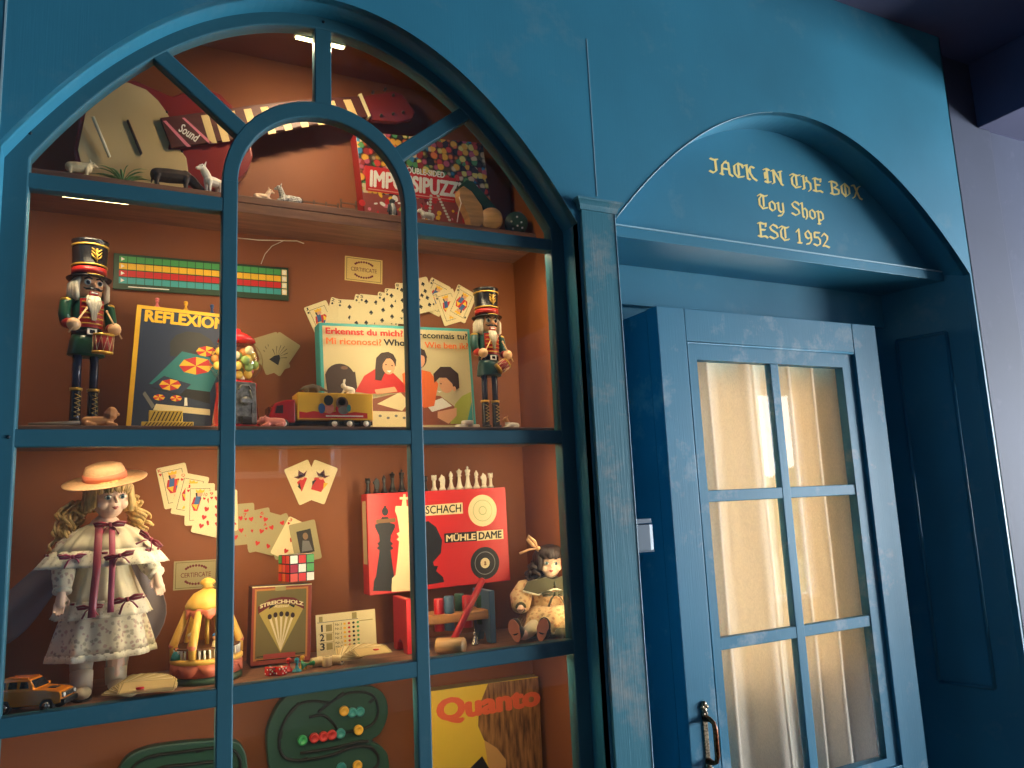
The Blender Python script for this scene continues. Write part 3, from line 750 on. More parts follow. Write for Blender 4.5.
# ---- race board strip on the back panel
F = Face((113.7, 252.8), (288.5, 268), .29, bl=(112, 288.4)); t = F.tb('score_board', 'long dark green score strip with four coloured rows on the back panel', 'game board')
W, H = F.W, F.H; b = MB(); b.bx(0, W, 0, .006, 0, H, ink('dark green board', (40, 66, 40))); b.build('board', t, bevel=.0008)
for r, (nm, c) in enumerate((('green_row', GRN), ('yellow_row', YEL), ('red_row', RED), ('turquoise_row', TURQ))):
    b = MB(); z1 = H*(.93-.2*r); z0 = z1-H*.17
    for k in range(20):
        u0 = W*(.03+.0462*k); b.quad(u0, z0, u0+W*.043, z1, -.0006, c)
    b.flat([(W*.04, z0+H*.03), (W*.06, (z0+z1)/2), (W*.04, z1-H*.03)], -.001, WHT)
    b.quad(W*.957, z0, W*.988, z1, -.0006, CRM); b.disc(W*.9725, (z0+z1)/2, W*.011, H*.06, -.001, WHT, 12)
    b.build(nm, t)
b = MB(); b.quad(W*.08, H*.06, W*.3, H*.09, -.0006, WHT); b.build('small_print', t)
# ---- thin white cable
b = MB(); cbl = [at(*p, .27) for p in ((238, 238), (258, 240), (280, 240.5), (297, 241), (304, 243.5))]; c2 = [at(*p, .283) for p in ((283, 241), (272, 246), (265, 254), (261, 264))]
b.tube(cbl, .0012, mat('white cable', (214, 200, 180), .5), 6); b.tube(c2, .0009, mat('white cable'), 6)
tag(b.build('lamp_cable'), 'thin white cable hanging above the green score strip', 'cable')

# ---- REFLEXION
F = Face((137, 303), (233, 314), .225, zb=ZM, lean=.04); W, H = F.W, F.H
t = gamebox('game_box', 'dark blue game box with yellow edges beside the tall nutcracker', F, .045, YEL, YEL)
P = F.pts; b = MB()
b.quad(W*.05, .004, W*.985, H*.97, E0, NAVY); y = E0
arch = [F.uv(*p) for p in ((170, 352), (170, 342), (176, 335), (187, 331.5), (200, 333), (210, 339), (216, 348), (218, 360), (170, 356))]
b.flat(arch, y*2, ink('charcoal', (50, 50, 50)))
b.flat(P([(149, 384), (182, 351.5), (224, 361), (210, 392)]), y*3, TEALI); b.flat(P([(149, 384), (210, 392), (210, 404), (152, 388)]), y*3.2, BLK)
def gem(cx, cy, s, k):
    for i in range(8):
        a, a2 = i*PI/4, (i+1)*PI/4
        b.flat(P([(cx, cy), (cx+s*math.cos(a), cy+s*.52*math.sin(a)), (cx+s*math.cos(a2), cy+s*.52*math.sin(a2))]), y*k, RED if i % 2 else YEL)
gem(196, 366, 17, 4); gem(206, 351.5, 10, 4)
b.flat(P([(149, 386.5), (164, 376), (191, 384.5), (180, 395)]), y*5, NAVY); gem(170, 385, 11, 6); gem(159, 397.5, 6, 5); gem(176, 398.5, 6, 5)
b.flat(P([(142.5, 394), (145, 391.5), (155, 406), (152, 409)]), y*5, GREY); b.flat(P([(156, 404), (210, 409.5), (210, 415.5), (153, 410)]), y*5, CRM)
b.build('cover_picture', t)
for p0, p1, nm, c in (((184.5, 397), (187, 405), 'printed_peg', WHT),):
    b = MB(); b.flat(P([(184.5, 398), (187, 398), (187.5, 406), (184, 406)]), y*7, c); b.build(nm, t)
u0, v0 = F.uv(144, 323.5); u1, v1 = F.uv(226, 321)
letters('REFLEXION', 'title_lettering', YEL, t, u0, H*.865, u1, H*.865+.0265, y*3, .05)
# ---- pawns on its top
def pawn(name, label, cat, p, h, m, group, rot=(0, 0, 0)):
    o = MB(); o.lathe([(0, 0), (.34, 0), (.36, .06), (.3, .14), (.17, .24), (.1, .42), (.09, .62), (.17, .64), (.17, .68), (.1, .7), (.15, .76), (.19, .86), (.15, .95), (.06, 1), (0, 1)], m, 14, Matrix.Scale(h, 4))
    q = o.build(name); q.location = p; q.rotation_euler = rot; return tag(q, label, cat, group)
PMAT = {n: mat('glossy %s plastic' % n, c, .3) for n, c in (('pink', (216, 110, 116)), ('yellow', (236, 178, 50)), ('blue', (50, 74, 120)), ('red', (200, 36, 34)), ('green', (40, 140, 84)), ('teal', (46, 140, 150)), ('white', (236, 228, 208)), ('black', (30, 28, 28)))}
for c, (px, py) in (('pink', (157.5, 305.5)), ('yellow', (186.5, 308.8)), ('blue', (213, 311.5))):
    u = F.uv(px, py); v = F.O+F.ux*u[0]+F.uz*(F.H)+Vector((0, .02, 0)); v.z += .0005
    pawn('game_pawn', c+' game pawn standing on top of the dark blue game box', 'game piece', v, .024, PMAT[c], 'pawns on the dark blue box')
# ---- gold striped little boxes
GSTR = mat('gold foil', (228, 190, 80), .3, .4); DSTR = ink('dark stripe', (70, 52, 20))
for i, (x0, x1, zt, zb2, y, lab) in enumerate(((141.5, 193.5, 421.5, None, .10, 'gold striped slim carton lying on the shelf under the dark blue game box'), (149, 183, 410.5, 422, .115, 'short gold striped carton stacked on the slim one by the dark blue game box'))):
    a = at(x0, zt, y); c = at(x1, zt, y); z0 = ZM+.0003 if i == 0 else ztop+.0004; ztop = a.z if i == 0 else at(166, zt, y).z
    w = c.x-a.x; h = ztop-z0; t = thing('striped_carton', lab, 'carton', (a.x, y, z0), group='gold striped cartons')
    b = MB(); b.bx(0, w, 0, .035, 0, h, GSTR); b.build('carton', t, bevel=.001)
    b = MB(); n = int(w/.006)
    for k in range(n):
        u = w*(k+.2)/n; d = min(h*.7, .008); b.flat([(u, h*.1), (u+.0022, h*.1), (min(w, u+.0022+d), h*.9), (min(w, u+d), h*.9)], E0, DSTR)
    b.build('stripes', t)

# ---- Erkennst du mich
F = Face((319.5, 321.5), (470.7, 328.2), .21, zb=ZM, lean=.03); W, H = F.W, F.H; P = F.pts
t = gamebox('game_box', 'turquoise edged board game box showing children around a table', F, .045, TURQ, TURQ)
b = MB(); y = E0; b.quad(W*.02, .002, W*.982, H*.972, y, ink('pale sand', (206, 190, 146)))
b.flat(P([(362, 401), (404, 392), (440, 396), (470, 418), (462, 425), (362, 425)]), y*2, ink('table brown', (150, 84, 58)))
b.flat(P([(377, 404), (400, 392), (409, 402), (402, 411)]), y*2.5, CRM); b.flat(P([(425, 404), (442, 398), (452, 406), (432, 412)]), y*2.5, WHT)
b.flat(P([(371, 411), (409, 412), (411, 427), (373, 427)]), y*3, CRM)
for k in range(4): b.disc(*F.uv(380+8*k, 416+2*(k % 2)), .004, .003, y*3.5, GREY, 8)
b.build('cover_picture', t)
def child(name, parts):
    b = MB()
    for k, (pp, m) in enumerate(parts):
        if len(pp) == 4 and not isinstance(pp[0], tuple): b.disc(*F.uv(pp[0], pp[1]), pp[2]*.00208, pp[3]*.00205, y*(4+k), m, 20)
        else: b.flat(P(pp), y*(4+k), m)
    b.build(name, t)
child('printed_child', [((340, 377, 16, 15), HAIRB), ([(325, 374), (355, 372), (357, 388), (352, 398), (328, 398)], HAIRB), ((344, 368, 4, 2), ink('hair shine', (120, 84, 58)))])
child('printed_child', [([(355, 392), (364, 376), (375, 369), (392, 372), (404, 384), (408, 392), (394, 393), (370, 394)], RED), ([(375, 368), (376, 358), (381, 353), (388, 352), (393, 354.5), (396, 360), (395.5, 366), (384, 374), (381, 381), (375, 380)], HAIRB),
    ((388.3, 366.5, 7.3, 9.6), SKIN), ([(378, 366), (380, 356), (387, 353), (393, 355), (396, 361), (394.5, 363), (391, 358.5), (386, 359), (382.5, 364), (381.5, 374), (377.5, 376)], HAIRB), ((385.6, 365, 1, .7), BLK), ((391.6, 366, 1, .7), BLK), ([(386, 371), (391, 370.8), (389, 373)], WHT), ([(374, 390), (394, 387), (397, 392), (376, 395)], SKIN)])
child('printed_child', [([(402, 374), (412, 368), (430, 372), (438, 384), (434, 406), (424, 408), (404, 392)], ORG), ((417, 358, 11.5, 13), HAIRB), ((418, 360, 8, 10), SKIN), ([(409, 356), (414, 349), (424, 350), (427, 358), (418, 354)], HAIRB)])
child('printed_child', [([(450, 424), (455, 404), (462, 396), (470.5, 392), (472, 424)], LIME), ((446, 384, 9, 11), SKIN), ([(434, 383), (433, 374), (440, 367), (450, 367), (458, 374), (459, 388), (454, 391), (452, 384), (446, 378), (439, 378)], HAIRB), ((454, 389, 2, 3), SKIN), ((440.5, 384, .9, .8), BLK), ([(436, 391), (441, 391.5), (439, 393)], WHT), ([(437, 412), (456, 408), (456, 416), (448, 424), (437, 418)], SKIN), ([(466, 424), (471, 402), (472.5, 424)], TURQ)])
def line(body, p0, p1, c, hgt, bold=.02):
    a = F.uv(*p0); b2 = F.uv(*p1); letters(body, 'title_lettering', c, t, a[0], a[1], b2[0], a[1]+hgt, y*14, bold)
line('Erkennst du mich?', (325, 334.5), (402.5, 337), RED, .0155, .035); line('Me reconnais tu?', (403.8, 338), (466.5, 341), BLK, .0155, .02)
line('Mi riconosci?', (325.5, 344.5), (381, 346), ORG, .0155, .025); line('Who is', (383, 346), (413, 347.5), BLK, .0155, .035); line('Wie ben ik?', (424, 348.5), (467.5, 350), ORG, .0155, .02)

# ---- IMPOSSIPUZZLES
F = Face((356, 130), (483.5, 142.2), .235, zb=ZU, lean=.02); W, H = F.W, F.H; P = F.pts
CANDY = bpy.data.materials.new('printed sweets'); CANDY.use_nodes = True; nt = CANDY.node_tree; pb = nt.nodes['Principled BSDF']
tc = nt.nodes.new('ShaderNodeTexCoord'); vo = nt.nodes.new('ShaderNodeTexVoronoi'); vo.inputs['Scale'].default_value = 66; vo.inputs['Randomness'].default_value = .7
cr = nt.nodes.new('ShaderNodeValToRGB'); cr.color_ramp.interpolation = 'CONSTANT'; sx = nt.nodes.new('ShaderNodeSeparateColor')
els = cr.color_ramp.elements
for i, c in enumerate([(206, 70, 60), (230, 170, 60), (60, 130, 170), (226, 120, 60), (190, 90, 110), (224, 206, 110), (52, 40, 40), (150, 50, 48), (214, 190, 150), (90, 150, 90)]):
    e = els[i] if i < 2 else els.new(i/10); e.position = i/10; e.color = lin(c)
nt.links.new(tc.outputs['Object'], vo.inputs['Vector']); nt.links.new(vo.outputs['Color'], sx.inputs[0]); nt.links.new(sx.outputs[0], cr.inputs[0])
md = nt.nodes.new('ShaderNodeMapRange'); md.inputs[1].default_value = .5; md.inputs[2].default_value = .7; md.inputs[3].default_value = 1; md.inputs[4].default_value = .12
nt.links.new(vo.outputs['Distance'], md.inputs[0]); mm = nt.nodes.new('ShaderNodeMix'); mm.data_type = 'RGBA'; mm.blend_type = 'MULTIPLY'; mm.inputs['Factor'].default_value = 1
nt.links.new(cr.outputs[0], mm.inputs['A']); nt.links.new(md.outputs[0], mm.inputs['B']); nt.links.new(mm.outputs['Result'], pb.inputs['Base Color']); pb.inputs['Roughness'].default_value = .35
t = gamebox('puzzle_box', 'sweet patterned puzzle box with a red title band on the top shelf', F, .05, ink('spine red', (180, 46, 40)), CANDY, 'puzzle box')
b = MB(); b.flat(P([(365, 165.5), (456, 178.5), (455, 203), (366, 190.5)]), E0, RED); b.build('title_band', t)
b = MB(); b.flat(P([(357, 192), (484, 206), (484, 240), (356, 240)]), E0*.5, ink('wrapper print', (150, 70, 58)))
rw = random.Random(4)
for k in range(60):
    cx, cy = rw.uniform(359, 482), rw.uniform(191, 224); m = rw.choice((LIME, RED, WHT, YEL, MAR, ORG, PINK, RED)); r = rw.uniform(1.5, 4.2)
    if cy > 191+(cx-357)*.11: b.disc(*F.uv(cx, cy), r*.0022, r*.0021*rw.uniform(.5, 1), E0*(.8+.004*k), m, 10, rw.uniform(0, 3))
for k in range(9):
    for x0, s_ in ((438, .55), (431, -.1)): b.disc(*F.uv(x0+k*2.6*s_, 196+k*3), .0042, .0036, E0*1.2, ink('sweet string', (214, 214, 190)), 10)
b.build('wrapper_print', t)
a = [F.uv(*p) for p in ((368.5, 188), (455, 199.5), (455.5, 184), (369, 169.5))]
letters('IMPOSSIPUZZLES', 'title_lettering', WHT, t, 0, 0, 0, 0, E0*2, .05, quadmap=[F.uv(369.5, 187), F.uv(478, 200.5), F.uv(478, 185), F.uv(370, 169.5)])
letters('DOUBLE-SIDED', 'title_lettering', WHT, t, 0, 0, 0, 0, E0*2, .035, quadmap=[F.uv(402, 172.3), F.uv(444.5, 178.3), F.uv(444.5, 172.3), F.uv(402, 166)])
b = MB(); b.flat(P([(368, 188.2), (454, 199.6), (454, 200.6), (368, 189.4)]), E0*2, ink('pale red', (232, 150, 130))); b.build('small_print', t)

# ---- STREICHHOLZ
F = Face((252.5, 587), (312, 583.5), .195, zb=ZL, lean=.02); W, H = F.W, F.H; P = F.pts
t = gamebox('game_box', 'brown matchstick game box with five fanned matches on its cover', F, .05, ink('dark maroon', (70, 34, 34)), ink('brick border', (150, 66, 50)))
b = MB(); b.quad(W*.045, H*.06, W*.94, H*.965, E0*.6, ink('ochre border', (196, 128, 64))); b.quad(W*.075, H*.085, W*.91, H*.94, E0, OLIVE)
b.quad(0, H*.985, W, H, E0*.8, CRM); b.quad(W*.38, H*.93, W*.56, H*.985, E0*1.2, KHAKI)
b.flat([(W*.12, H*.66), (W*.3, H*.735), (W*.5, H*.755), (W*.7, H*.74), (W*.86, H*.68), (W*.49, H*.14)], E0*2, ink('fan gold', (190, 164, 84)))
b.flat([(W*.11, H*.65), (W*.3, H*.74), (W*.5, H*.765), (W*.7, H*.745), (W*.88, H*.67), (W*.86, H*.75), (W*.7, H*.83), (W*.5, H*.85), (W*.3, H*.83), (W*.1, H*.74)], E0*2.4, MAR)
b.quad(W*.1, H*.06, W*.9, H*.07, E0*1.6, BLK); b.quad(W*.1, H*.105, W*.9, H*.115, E0*1.6, BLK)
b.quad(W*.21, H*.075, W*.74, H*.135, E0*2, ink('red label', (170, 70, 58))); b.flat([(W*.28, H*.7), (W*.42, H*.76), (W*.3, H*.75)], E0*3, BLK); b.flat([(W*.58, H*.76), (W*.72, H*.73), (W*.7, H*.7)], E0*3, BLK)
b.build('cover_picture', t)
for k in range(5):
    b = MB(); a = (k-2)*.165; bx_, bz = W*.49, H*.17
    tip = (bx_+H*.46*math.sin(a), bz+H*.46*math.cos(a)); nx, nz = math.cos(a), -math.sin(a); w = .0026
    b.flat([(bx_-nx*.0008, bz-nz*.0008), (bx_+nx*.0008, bz+nz*.0008), (tip[0]+nx*w, tip[1]+nz*w), (tip[0]-nx*w, tip[1]-nz*w)], E0*3.5, CRM); b.disc(tip[0], tip[1], .0042, .0054, E0*4, HAIRB, 12)
    b.build('printed_match', t)
letters('STREICHHOLZ', 'title_lettering', CRM, t, W*.13, H*.735, W*.86, H*.785, E0*5, .05, warp=lambda u, w, a: (u, w+H*.05*(1-(2*a-1)**2)-H*.02))
letters('Rätsel', 'title_lettering', CRM, t, W*.37, H*.715, W*.62, H*.755, E0*5, .02, shear=.3)
FS = F
# ---- puzzle cube
def sticker_cube(c, s, rot):
    t = thing('puzzle_cube', 'three by three colour puzzle cube on top of the matchstick game box', 'puzzle cube', c, (0, 0, rot))
    b = MB(); b.bx(-s/2, s/2, -s/2, s/2, 0, s, BLK); b.build('core', t, bevel=.002)
    cols = {'o': ORG, 'r': RED, 'w': WHT, 'g': GRN, 'm': ink('crimson', (170, 26, 60)), 'p': ink('coral', (220, 84, 66)), 'y': YEL, 'b': BLU}
    def facep(rows, f):
        b = MB(); k = s/3
        for r, row in enumerate(rows):
            for q, ch in enumerate(row):
                u0, z0 = -s/2+q*k, s-(r+1)*k; pts = [(u0+.0012, z0+.0012), (u0+k-.0012, z0+.0012), (u0+k-.0012, z0+k-.0012), (u0+.0012, z0+k-.0012)]
                b.add([f(u, z) for u, z in pts], [(0, 1, 2, 3)], cols[ch])
        b.build('stickers', t, fix=False)
    facep(['wrg', 'mwg', 'prw'], lambda u, z: (u, -s/2-.0004, z)); facep(['grp', 'opr', 'ror'], lambda u, z: (-s/2-.0004, -u, z)); facep(['wgb', 'rwy', 'grw'], lambda u, z: (u, u*0-0+(z-s/2), s+.0004))
a = at(283.5, 583, .205); c2 = at(308, 582, .205); s = .0555
sticker_cube(((a.x+c2.x)/2+.004, .219, FS.O.z+FS.H*FS.uz.z+.003), s, R_(14))

# ---- score card 1 2 3
F = Face((316.5, 615.5), (376, 609), .20, zb=ZL, lean=.1); W, H = F.W, F.H; P = F.pts
t = F.tb('score_card', 'cream score card printed 1 2 3 leaning at the back of the lower shelf', 'score card'); b = MB(); b.bx(0, W, 0, .001, 0, H, CRM); b.build('card', t)
b = MB()
for (u0, v0, u1, v1, m) in ((.02, .8, .7, .815, GREY), (.05, .82, .11, .95, KHAKI), (.6, .82, .68, .97, KHAKI), (.72, .74, .95, .76, KHAKI), (.28, .1, .29, .78, KHAKI), (.04, .53, .28, .54, KHAKI), (.04, .31, .28, .32, KHAKI)): b.quad(W*u0, H*v0, W*u1, H*v1, E0, m)
for r in range(3): b.quad(W*.16, H*(.58-.22*r), W*.26, H*(.74-.22*r), E0, KHAKI)
for r in range(6):
    for q, m in enumerate((YEL, RED, BLK, GRN)): b.disc(W*(.47+.075*q), H*(.72-.105*r), W*.022, H*.03, E0, m, 8)
b.build('printed_table', t)
for r in range(3):
    letters(str(r+1), 'lettering', BLK, t, W*(.055 if r else .08), H*(.58-.22*r), W*(.13 if r else .108), H*(.75-.22*r), E0*2, .02)
    letters('Nr.1', 'lettering', BLK, t, W*.31, H*(.69-.22*r), W*.42, H*(.75-.22*r), E0*2, 0); letters('Nr.2', 'lettering', BLK, t, W*.31, H*(.59-.22*r), W*.42, H*(.65-.22*r), E0*2, 0)

# ---- chess box
F = Face((366.5, 494), (505.3, 487.2), .215, bl=(367, 596)); W, H = F.W, F.H; P = F.pts
CRED = mat('red box card', (206, 40, 40), .4)
t = gamebox('chess_box', 'red chess and draughts box resting on the toy hammer bench', F, .045, CRED, CRED)
b = MB(); y = E0
Q = lambda cx, top, bot, prof: [(cx+r, top+(bot-top)*f) for f, r in prof]+[(cx-r, top+(bot-top)*f) for f, r in prof[::-1]]
queen = Q(385, 517, 591, [(.0, 3), (.06, 5.5), (.08, 5), (.1, 10), (.14, 10), (.25, 6), (.33, 5.5), (.36, 8), (.39, 6), (.42, 8.5), (.45, 5.5), (.6, 7), (.8, 9), (.86, 11), (.94, 11.5), (1, 12)])
b.flat(P(queen), y, BLK); b.disc(*F.uv(385, 511.5), .0075, .0095, y*1.2, BLK, 16); b.disc(*F.uv(385, 506.8), .003, .003, y*1.2, BLK, 10)
b.flat(P([(376, 519.5), (395.5, 518), (395.5, 522), (376, 523.5)]), y*1.4, ink('bronze band', (120, 84, 46)))
king = Q(404, 506, 592, [(.0, 8.5), (.06, 9), (.12, 7), (.22, 5.5), (.3, 4.5), (.32, 7.5), (.36, 5), (.39, 7.5), (.41, 5), (.6, 6.5), (.8, 8.5), (.84, 12), (.95, 12.5), (1, 12.5)])
b.flat(P(king), y*1.8, CRM); b.flat(P([(401.5, 506), (402.5, 499.5), (399.5, 499.5), (399.5, 497), (403, 497), (403, 494), (405.5, 494), (405.5, 497), (409, 497), (409, 499.5), (406, 499.5), (406.5, 506)]), y*1.8, CRM)
knight = [(414, 585), (416, 560), (412, 545), (418, 525), (428, 521), (436, 527), (442, 540), (441, 553), (433, 562), (434, 566), (438, 566), (436, 571), (443, 577), (444, 582), (414, 587)]
b.flat(P(knight), y*1.6, BLK)
b.build('cover_picture', t)
b = MB(); b.add([(-.0004, .008, H*.3), (-.0004, .037, H*.3), (-.0004, .037, H*.93), (-.0004, .008, H*.93)], [(3, 2, 1, 0)], CRM); b.build('spine_label', t, fix=False)
b = MB(); cx, cz = F.uv(482.5, 510.5); 
for k, (r, m) in enumerate(((.0375, CRM), (.0255, ink('sage ring', (170, 184, 130))), (.0240, CRM), (.0105, ink('sage ring')), (.0085, CRM))): b.disc(cx, cz, r, r, y*(1+.3*k), m, 36)
b.build('printed_draughtsman', t)
b = MB(); cx, cz = F.uv(485, 563)
for k, (r, m) in enumerate(((.0375, BLK), (.027, GREY), (.025, BLK), (.012, CRM))): b.disc(cx, cz, r, r, y*(1+.3*k), m, 36)
b.disc(cx, cz+.002, .0025, .0025, y*3, ink('brown print', (130, 84, 40)), 10); b.disc(cx, cz-.003, .0032, .0025, y*3, ink('brown print'), 10); b.build('printed_draughtsman', t)
b = MB()
for q in ([(424, 505.5), (462.5, 502.5), (463, 513.5), (424, 516)],): b.flat(P(q), y, CRM)
b.flat(P([(444, 533.5), (476.5, 531.2), (477, 540.8), (444.5, 543)]), y, BLK); b.flat(P([(476.5, 531.2), (503, 529.3), (503.5, 538.8), (477, 540.8)]), y, CRM); b.build('title_panels', t)
letters('SCHACH', 'title_lettering', BLK, t, 0, 0, 0, 0, y*2, .015, quadmap=[F.uv(425.5, 514.2), F.uv(461, 512), F.uv(461, 504), F.uv(425.5, 506)])
letters('MÜHLE', 'title_lettering', CRM, t, 0, 0, 0, 0, y*2, .035, quadmap=[F.uv(446, 541.8), F.uv(475.5, 539.8), F.uv(475.5, 531.7), F.uv(446, 533.6)])
letters('DAME', 'title_lettering', BLK, t, 0, 0, 0, 0, y*2, .035, quadmap=[F.uv(478.5, 539.6), F.uv(501.5, 537.8), F.uv(501.5, 530.3), F.uv(478.5, 532.2)])
FCH = F
# ---- chess men on it
def chessman(kind, label, u, m, group, h):
    h *= 1.34
    base = [(0, 0), (.2, 0), (.21, .08), (.16, .14), (.13, .2)]
    b = MB(); S_ = Matrix.Scale(h, 4)
    tops = {'rook': [(.11, .3), (.1, .6), (.13, .68), (.17, .7), (.17, .95), (.11, .95), (.11, .86), (0, .86)], 'bishop': [(.08, .4), (.07, .56), (.12, .6), (.07, .64), (.12, .76), (.1, .86), (.04, .94), (.04, .98), (0, 1)],
            'queen': [(.09, .4), (.07, .62), (.13, .66), (.08, .7), (.15, .9), (.1, .9), (.05, .95), (.03, 1), (0, 1)], 'king': [(.09, .4), (.07, .62), (.13, .66), (.08, .7), (.14, .86), (.1, .9), (0, .91)], 'knight': [(.14, .24), (.12, .3), (0, .3)]}
    b.lathe(base+tops[kind], m, 14, S_)
    if kind == 'king': b.bx(-.02*h, .02*h, -.02*h, .02*h, .9*h, 1.05*h, m); b.bx(-.06*h, .06*h, -.02*h, .02*h, .95*h, .99*h, m)
    if kind == 'rook':
        for k in range(5): a = 2*PI*k/5; b.box((.14*h*math.cos(a), .14*h*math.sin(a), .97*h), (.07*h, .07*h, .08*h), m, Matrix.Rotation(a, 3, 'Z'))
    if kind == 'knight':
        b.prism([(x*h, z*h) for x, z in ((-.14, .28), (-.12, .5), (-.2, .58), (-.22, .68), (-.1, .8), (-.04, .93), (.02, .86), (.12, .8), (.17, .6), (.14, .28))], -.06*h, .06*h, m)
    o = b.build('chess_'+kind, bevel=.0004 if kind == 'knight' else 0)
    o.location = FCH.O+FCH.ux*u+FCH.uz*FCH.H+Vector((0, .022, .0004)); return tag(o, label, 'chess piece', group)
uu = lambda px: FCH.uv(px, 490)[0]
for (k, px, h, lab) in (('rook', 370.5, .026, 'black chess rook at the end of the red box away from the white men'), ('knight', 379.5, .029, 'black chess knight next to the end rook on the red box'), ('bishop', 387, .031, 'black chess bishop on the red box'), ('queen', 395.5, .036, 'black chess queen on the red box'), ('king', 405, .038, 'black chess king on the red box by the window bar'), ('rook', 428.5, .026, 'black chess rook beside the first white rook on the red box')):
    chessman(k, lab, uu(px), PMAT['black'], 'black chess men on the red box', h)
for (k, px, h, lab) in (('rook', 437.7, .027, 'white chess rook standing next to the black rook'), ('knight', 446, .030, 'white chess knight next to the rook nearest the black men'), ('bishop', 454.8, .033, 'white chess bishop between the knight and the queen'), ('queen', 463.2, .037, 'white chess queen beside the tallest white king'), ('king', 471.8, .039, 'tallest white chess king on the red box'), ('bishop', 480.5, .033, 'white chess bishop on the far side of the white king'), ('knight', 488, .030, 'white chess knight next to the rook at the box corner'), ('rook', 494.8, .027, 'white chess rook at the far corner of the red box')):
    chessman(k, lab, uu(px), PMAT['white'], 'white chess men on the red box', h)

# ---- QUANTO
F = Face((432.5, 692), (540.5, 677), .235, zb=ZF, lean=.03); W, H = F.W, F.H; P = F.pts
t = gamebox('game_box', 'yellow game box with orange title and long haired woman on its cover', F, .045, KHAKI, ink('sunny yellow', (236, 196, 62)))
HAIRM = mat('printed long hair', (176, 122, 68), .5, noise=.6, nscale=22, col2=(84, 52, 30), stretch=(5, 1, .7))
b = MB(); b.flat(P([(488, 683), (540.5, 677), (552, 775), (505, 790), (506, 760), (497, 748), (484, 740), (478, 726), (479, 706)]), E0, HAIRM)
b.flat(P([(484, 740), (497, 748), (506, 760), (505, 790), (492, 800), (488, 765)]), E0*1.5, ink('face print', (214, 160, 92)))
b.flat(P([(470, 768), (482, 756), (496, 780), (480, 800)]), E0*2, BLK)
b.build('cover_picture', t)
letters('Quanto', 'title_lettering', ink('orange title', (238, 104, 66)), t, 0, 0, 0, 0, E0*3, .06, quadmap=[F.uv(436.5, 727), F.uv(541, 709), F.uv(539.5, 684), F.uv(435.5, 699)])
# ------------------------------------------------------------------ toys
def wood(n, c, **k): return mat(n, c, k.pop('rough', .45), noise=.18, nscale=14, stretch=(1, 1, 6), **k)
# ---- guitar on the back panel
GRED = mat('guitar red lacquer', (128, 42, 34), .28, coat=.4); GCRM = mat('guitar cream plate', (214, 184, 130), .4, noise=.08, nscale=3); GBRN = wood('rosewood', (92, 44, 34)); GSTP = ink('maple stripe', (222, 190, 130))
YG = .245; O = at(162, 130, YG)
t = thing('guitar', 'red toy guitar with cream front plate and striped neck lying along the top shelf', 'guitar', (O.x, YG, O.z))
def gp(l, y=YG): return [(at(*p, y).x-O.x, max(ZU+.0008, at(*p, y).z)-O.z) for p in l]
b = MB(); b.prism(gp([(96, 90), (112, 81), (135, 80), (158, 90), (172, 96), (190, 90), (206, 88), (220, 93), (233, 106), (243, 122), (251, 140), (253, 156), (248, 170), (236, 181), (214, 190), (196, 196), (180, 212), (130, 214), (96, 206), (78, 184), (74, 150), (80, 112)]), 0, .038, GRED, True); b.build('body', t, bevel=.004, seg=3, angle=60)
b = MB(); b.prism(gp([(86, 112), (96, 92), (110, 83), (128, 83), (146, 90), (158, 101), (166, 112), (172, 122), (168, 150), (180, 150), (186, 158), (188, 172), (184, 186), (176, 200), (140, 208), (104, 202), (86, 184), (78, 150)]), -.0025, 0, GCRM); b.build('front_plate', t, bevel=.0006)
b = MB(); b.prism(gp([(126.5, 121.5), (128.5, 121), (142.5, 154.5), (140.5, 156)]), -.008, -.002, ink('dark bridge', (52, 34, 28))); b.build('bridge', t, bevel=.0006)
b = MB(); b.prism(gp([(160, 120.3), (205, 114.3), (245, 108.5), (300, 102), (358.5, 98.3), (367, 118.5), (300, 128.5), (240, 140.5), (206, 145), (171, 149.8)]), -.012, -.0027, GBRN); b.build('fretboard', t, bevel=.0006)
b = MB(); top = lambda s: (205+s*153.5, 114.3-16*s); bot = lambda s: (216+s*151, 143.5-25*s)
def pl(l, x):
    for (xa, ya), (xb, yb) in zip(l[:-1], l[1:]):
        if xa <= x <= xb: return ya+(yb-ya)*(x-xa)/(xb-xa)
TL_ = [(160, 120.3), (205, 114.3), (245, 108.5), (300, 102), (358.5, 98.3)]; BL_ = [(171, 149.8), (206, 145), (240, 140.5), (300, 128.5), (367, 118.5)]
x = 201
while x < 350:
    w = 7.5; sl = 8.5
    b.flat(gp([(x, pl(TL_, x)+.6), (x+w, pl(TL_, x+w)+.6), (x+w+sl, pl(BL_, x+w+sl)-.6), (x+sl, pl(BL_, x+sl)-.6)], YG-.0125), -.0125, GSTP); x += 13 if x < 215 else 16.6
b.flat(gp([(163, 121), (166, 120.5), (191, 146.5), (187, 147)], YG-.0125), -.0125, PINK); b.flat(gp([(182, 118), (184.5, 117.6), (213, 143.5), (209.5, 144)], YG-.0125), -.0125, PINK)
b.build('inlay_stripes', t)
gq = gp([(180, 139), (200, 143), (196, 128), (177, 122)], YG-.0126); letters('Sound', 'lettering', WHT, t, 0, 0, 0, 0, -.013, .02, shear=.35, quadmap=gp([(178, 131), (197, 143.5), (200.5, 135), (181.5, 122.5)], YG-.0126))
b = MB(); b.prism(gp([(357, 97), (360, 96), (369.5, 118.5), (367, 120)]), -.014, .004, CRM); b.build('nut', t)
b = MB(); b.prism(gp([(360.5, 98), (392, 92.5), (401, 95), (414, 113), (411, 120), (396, 123.5), (370, 121)]), -.007, .008, GRED); b.build('headstock', t, bevel=.002)
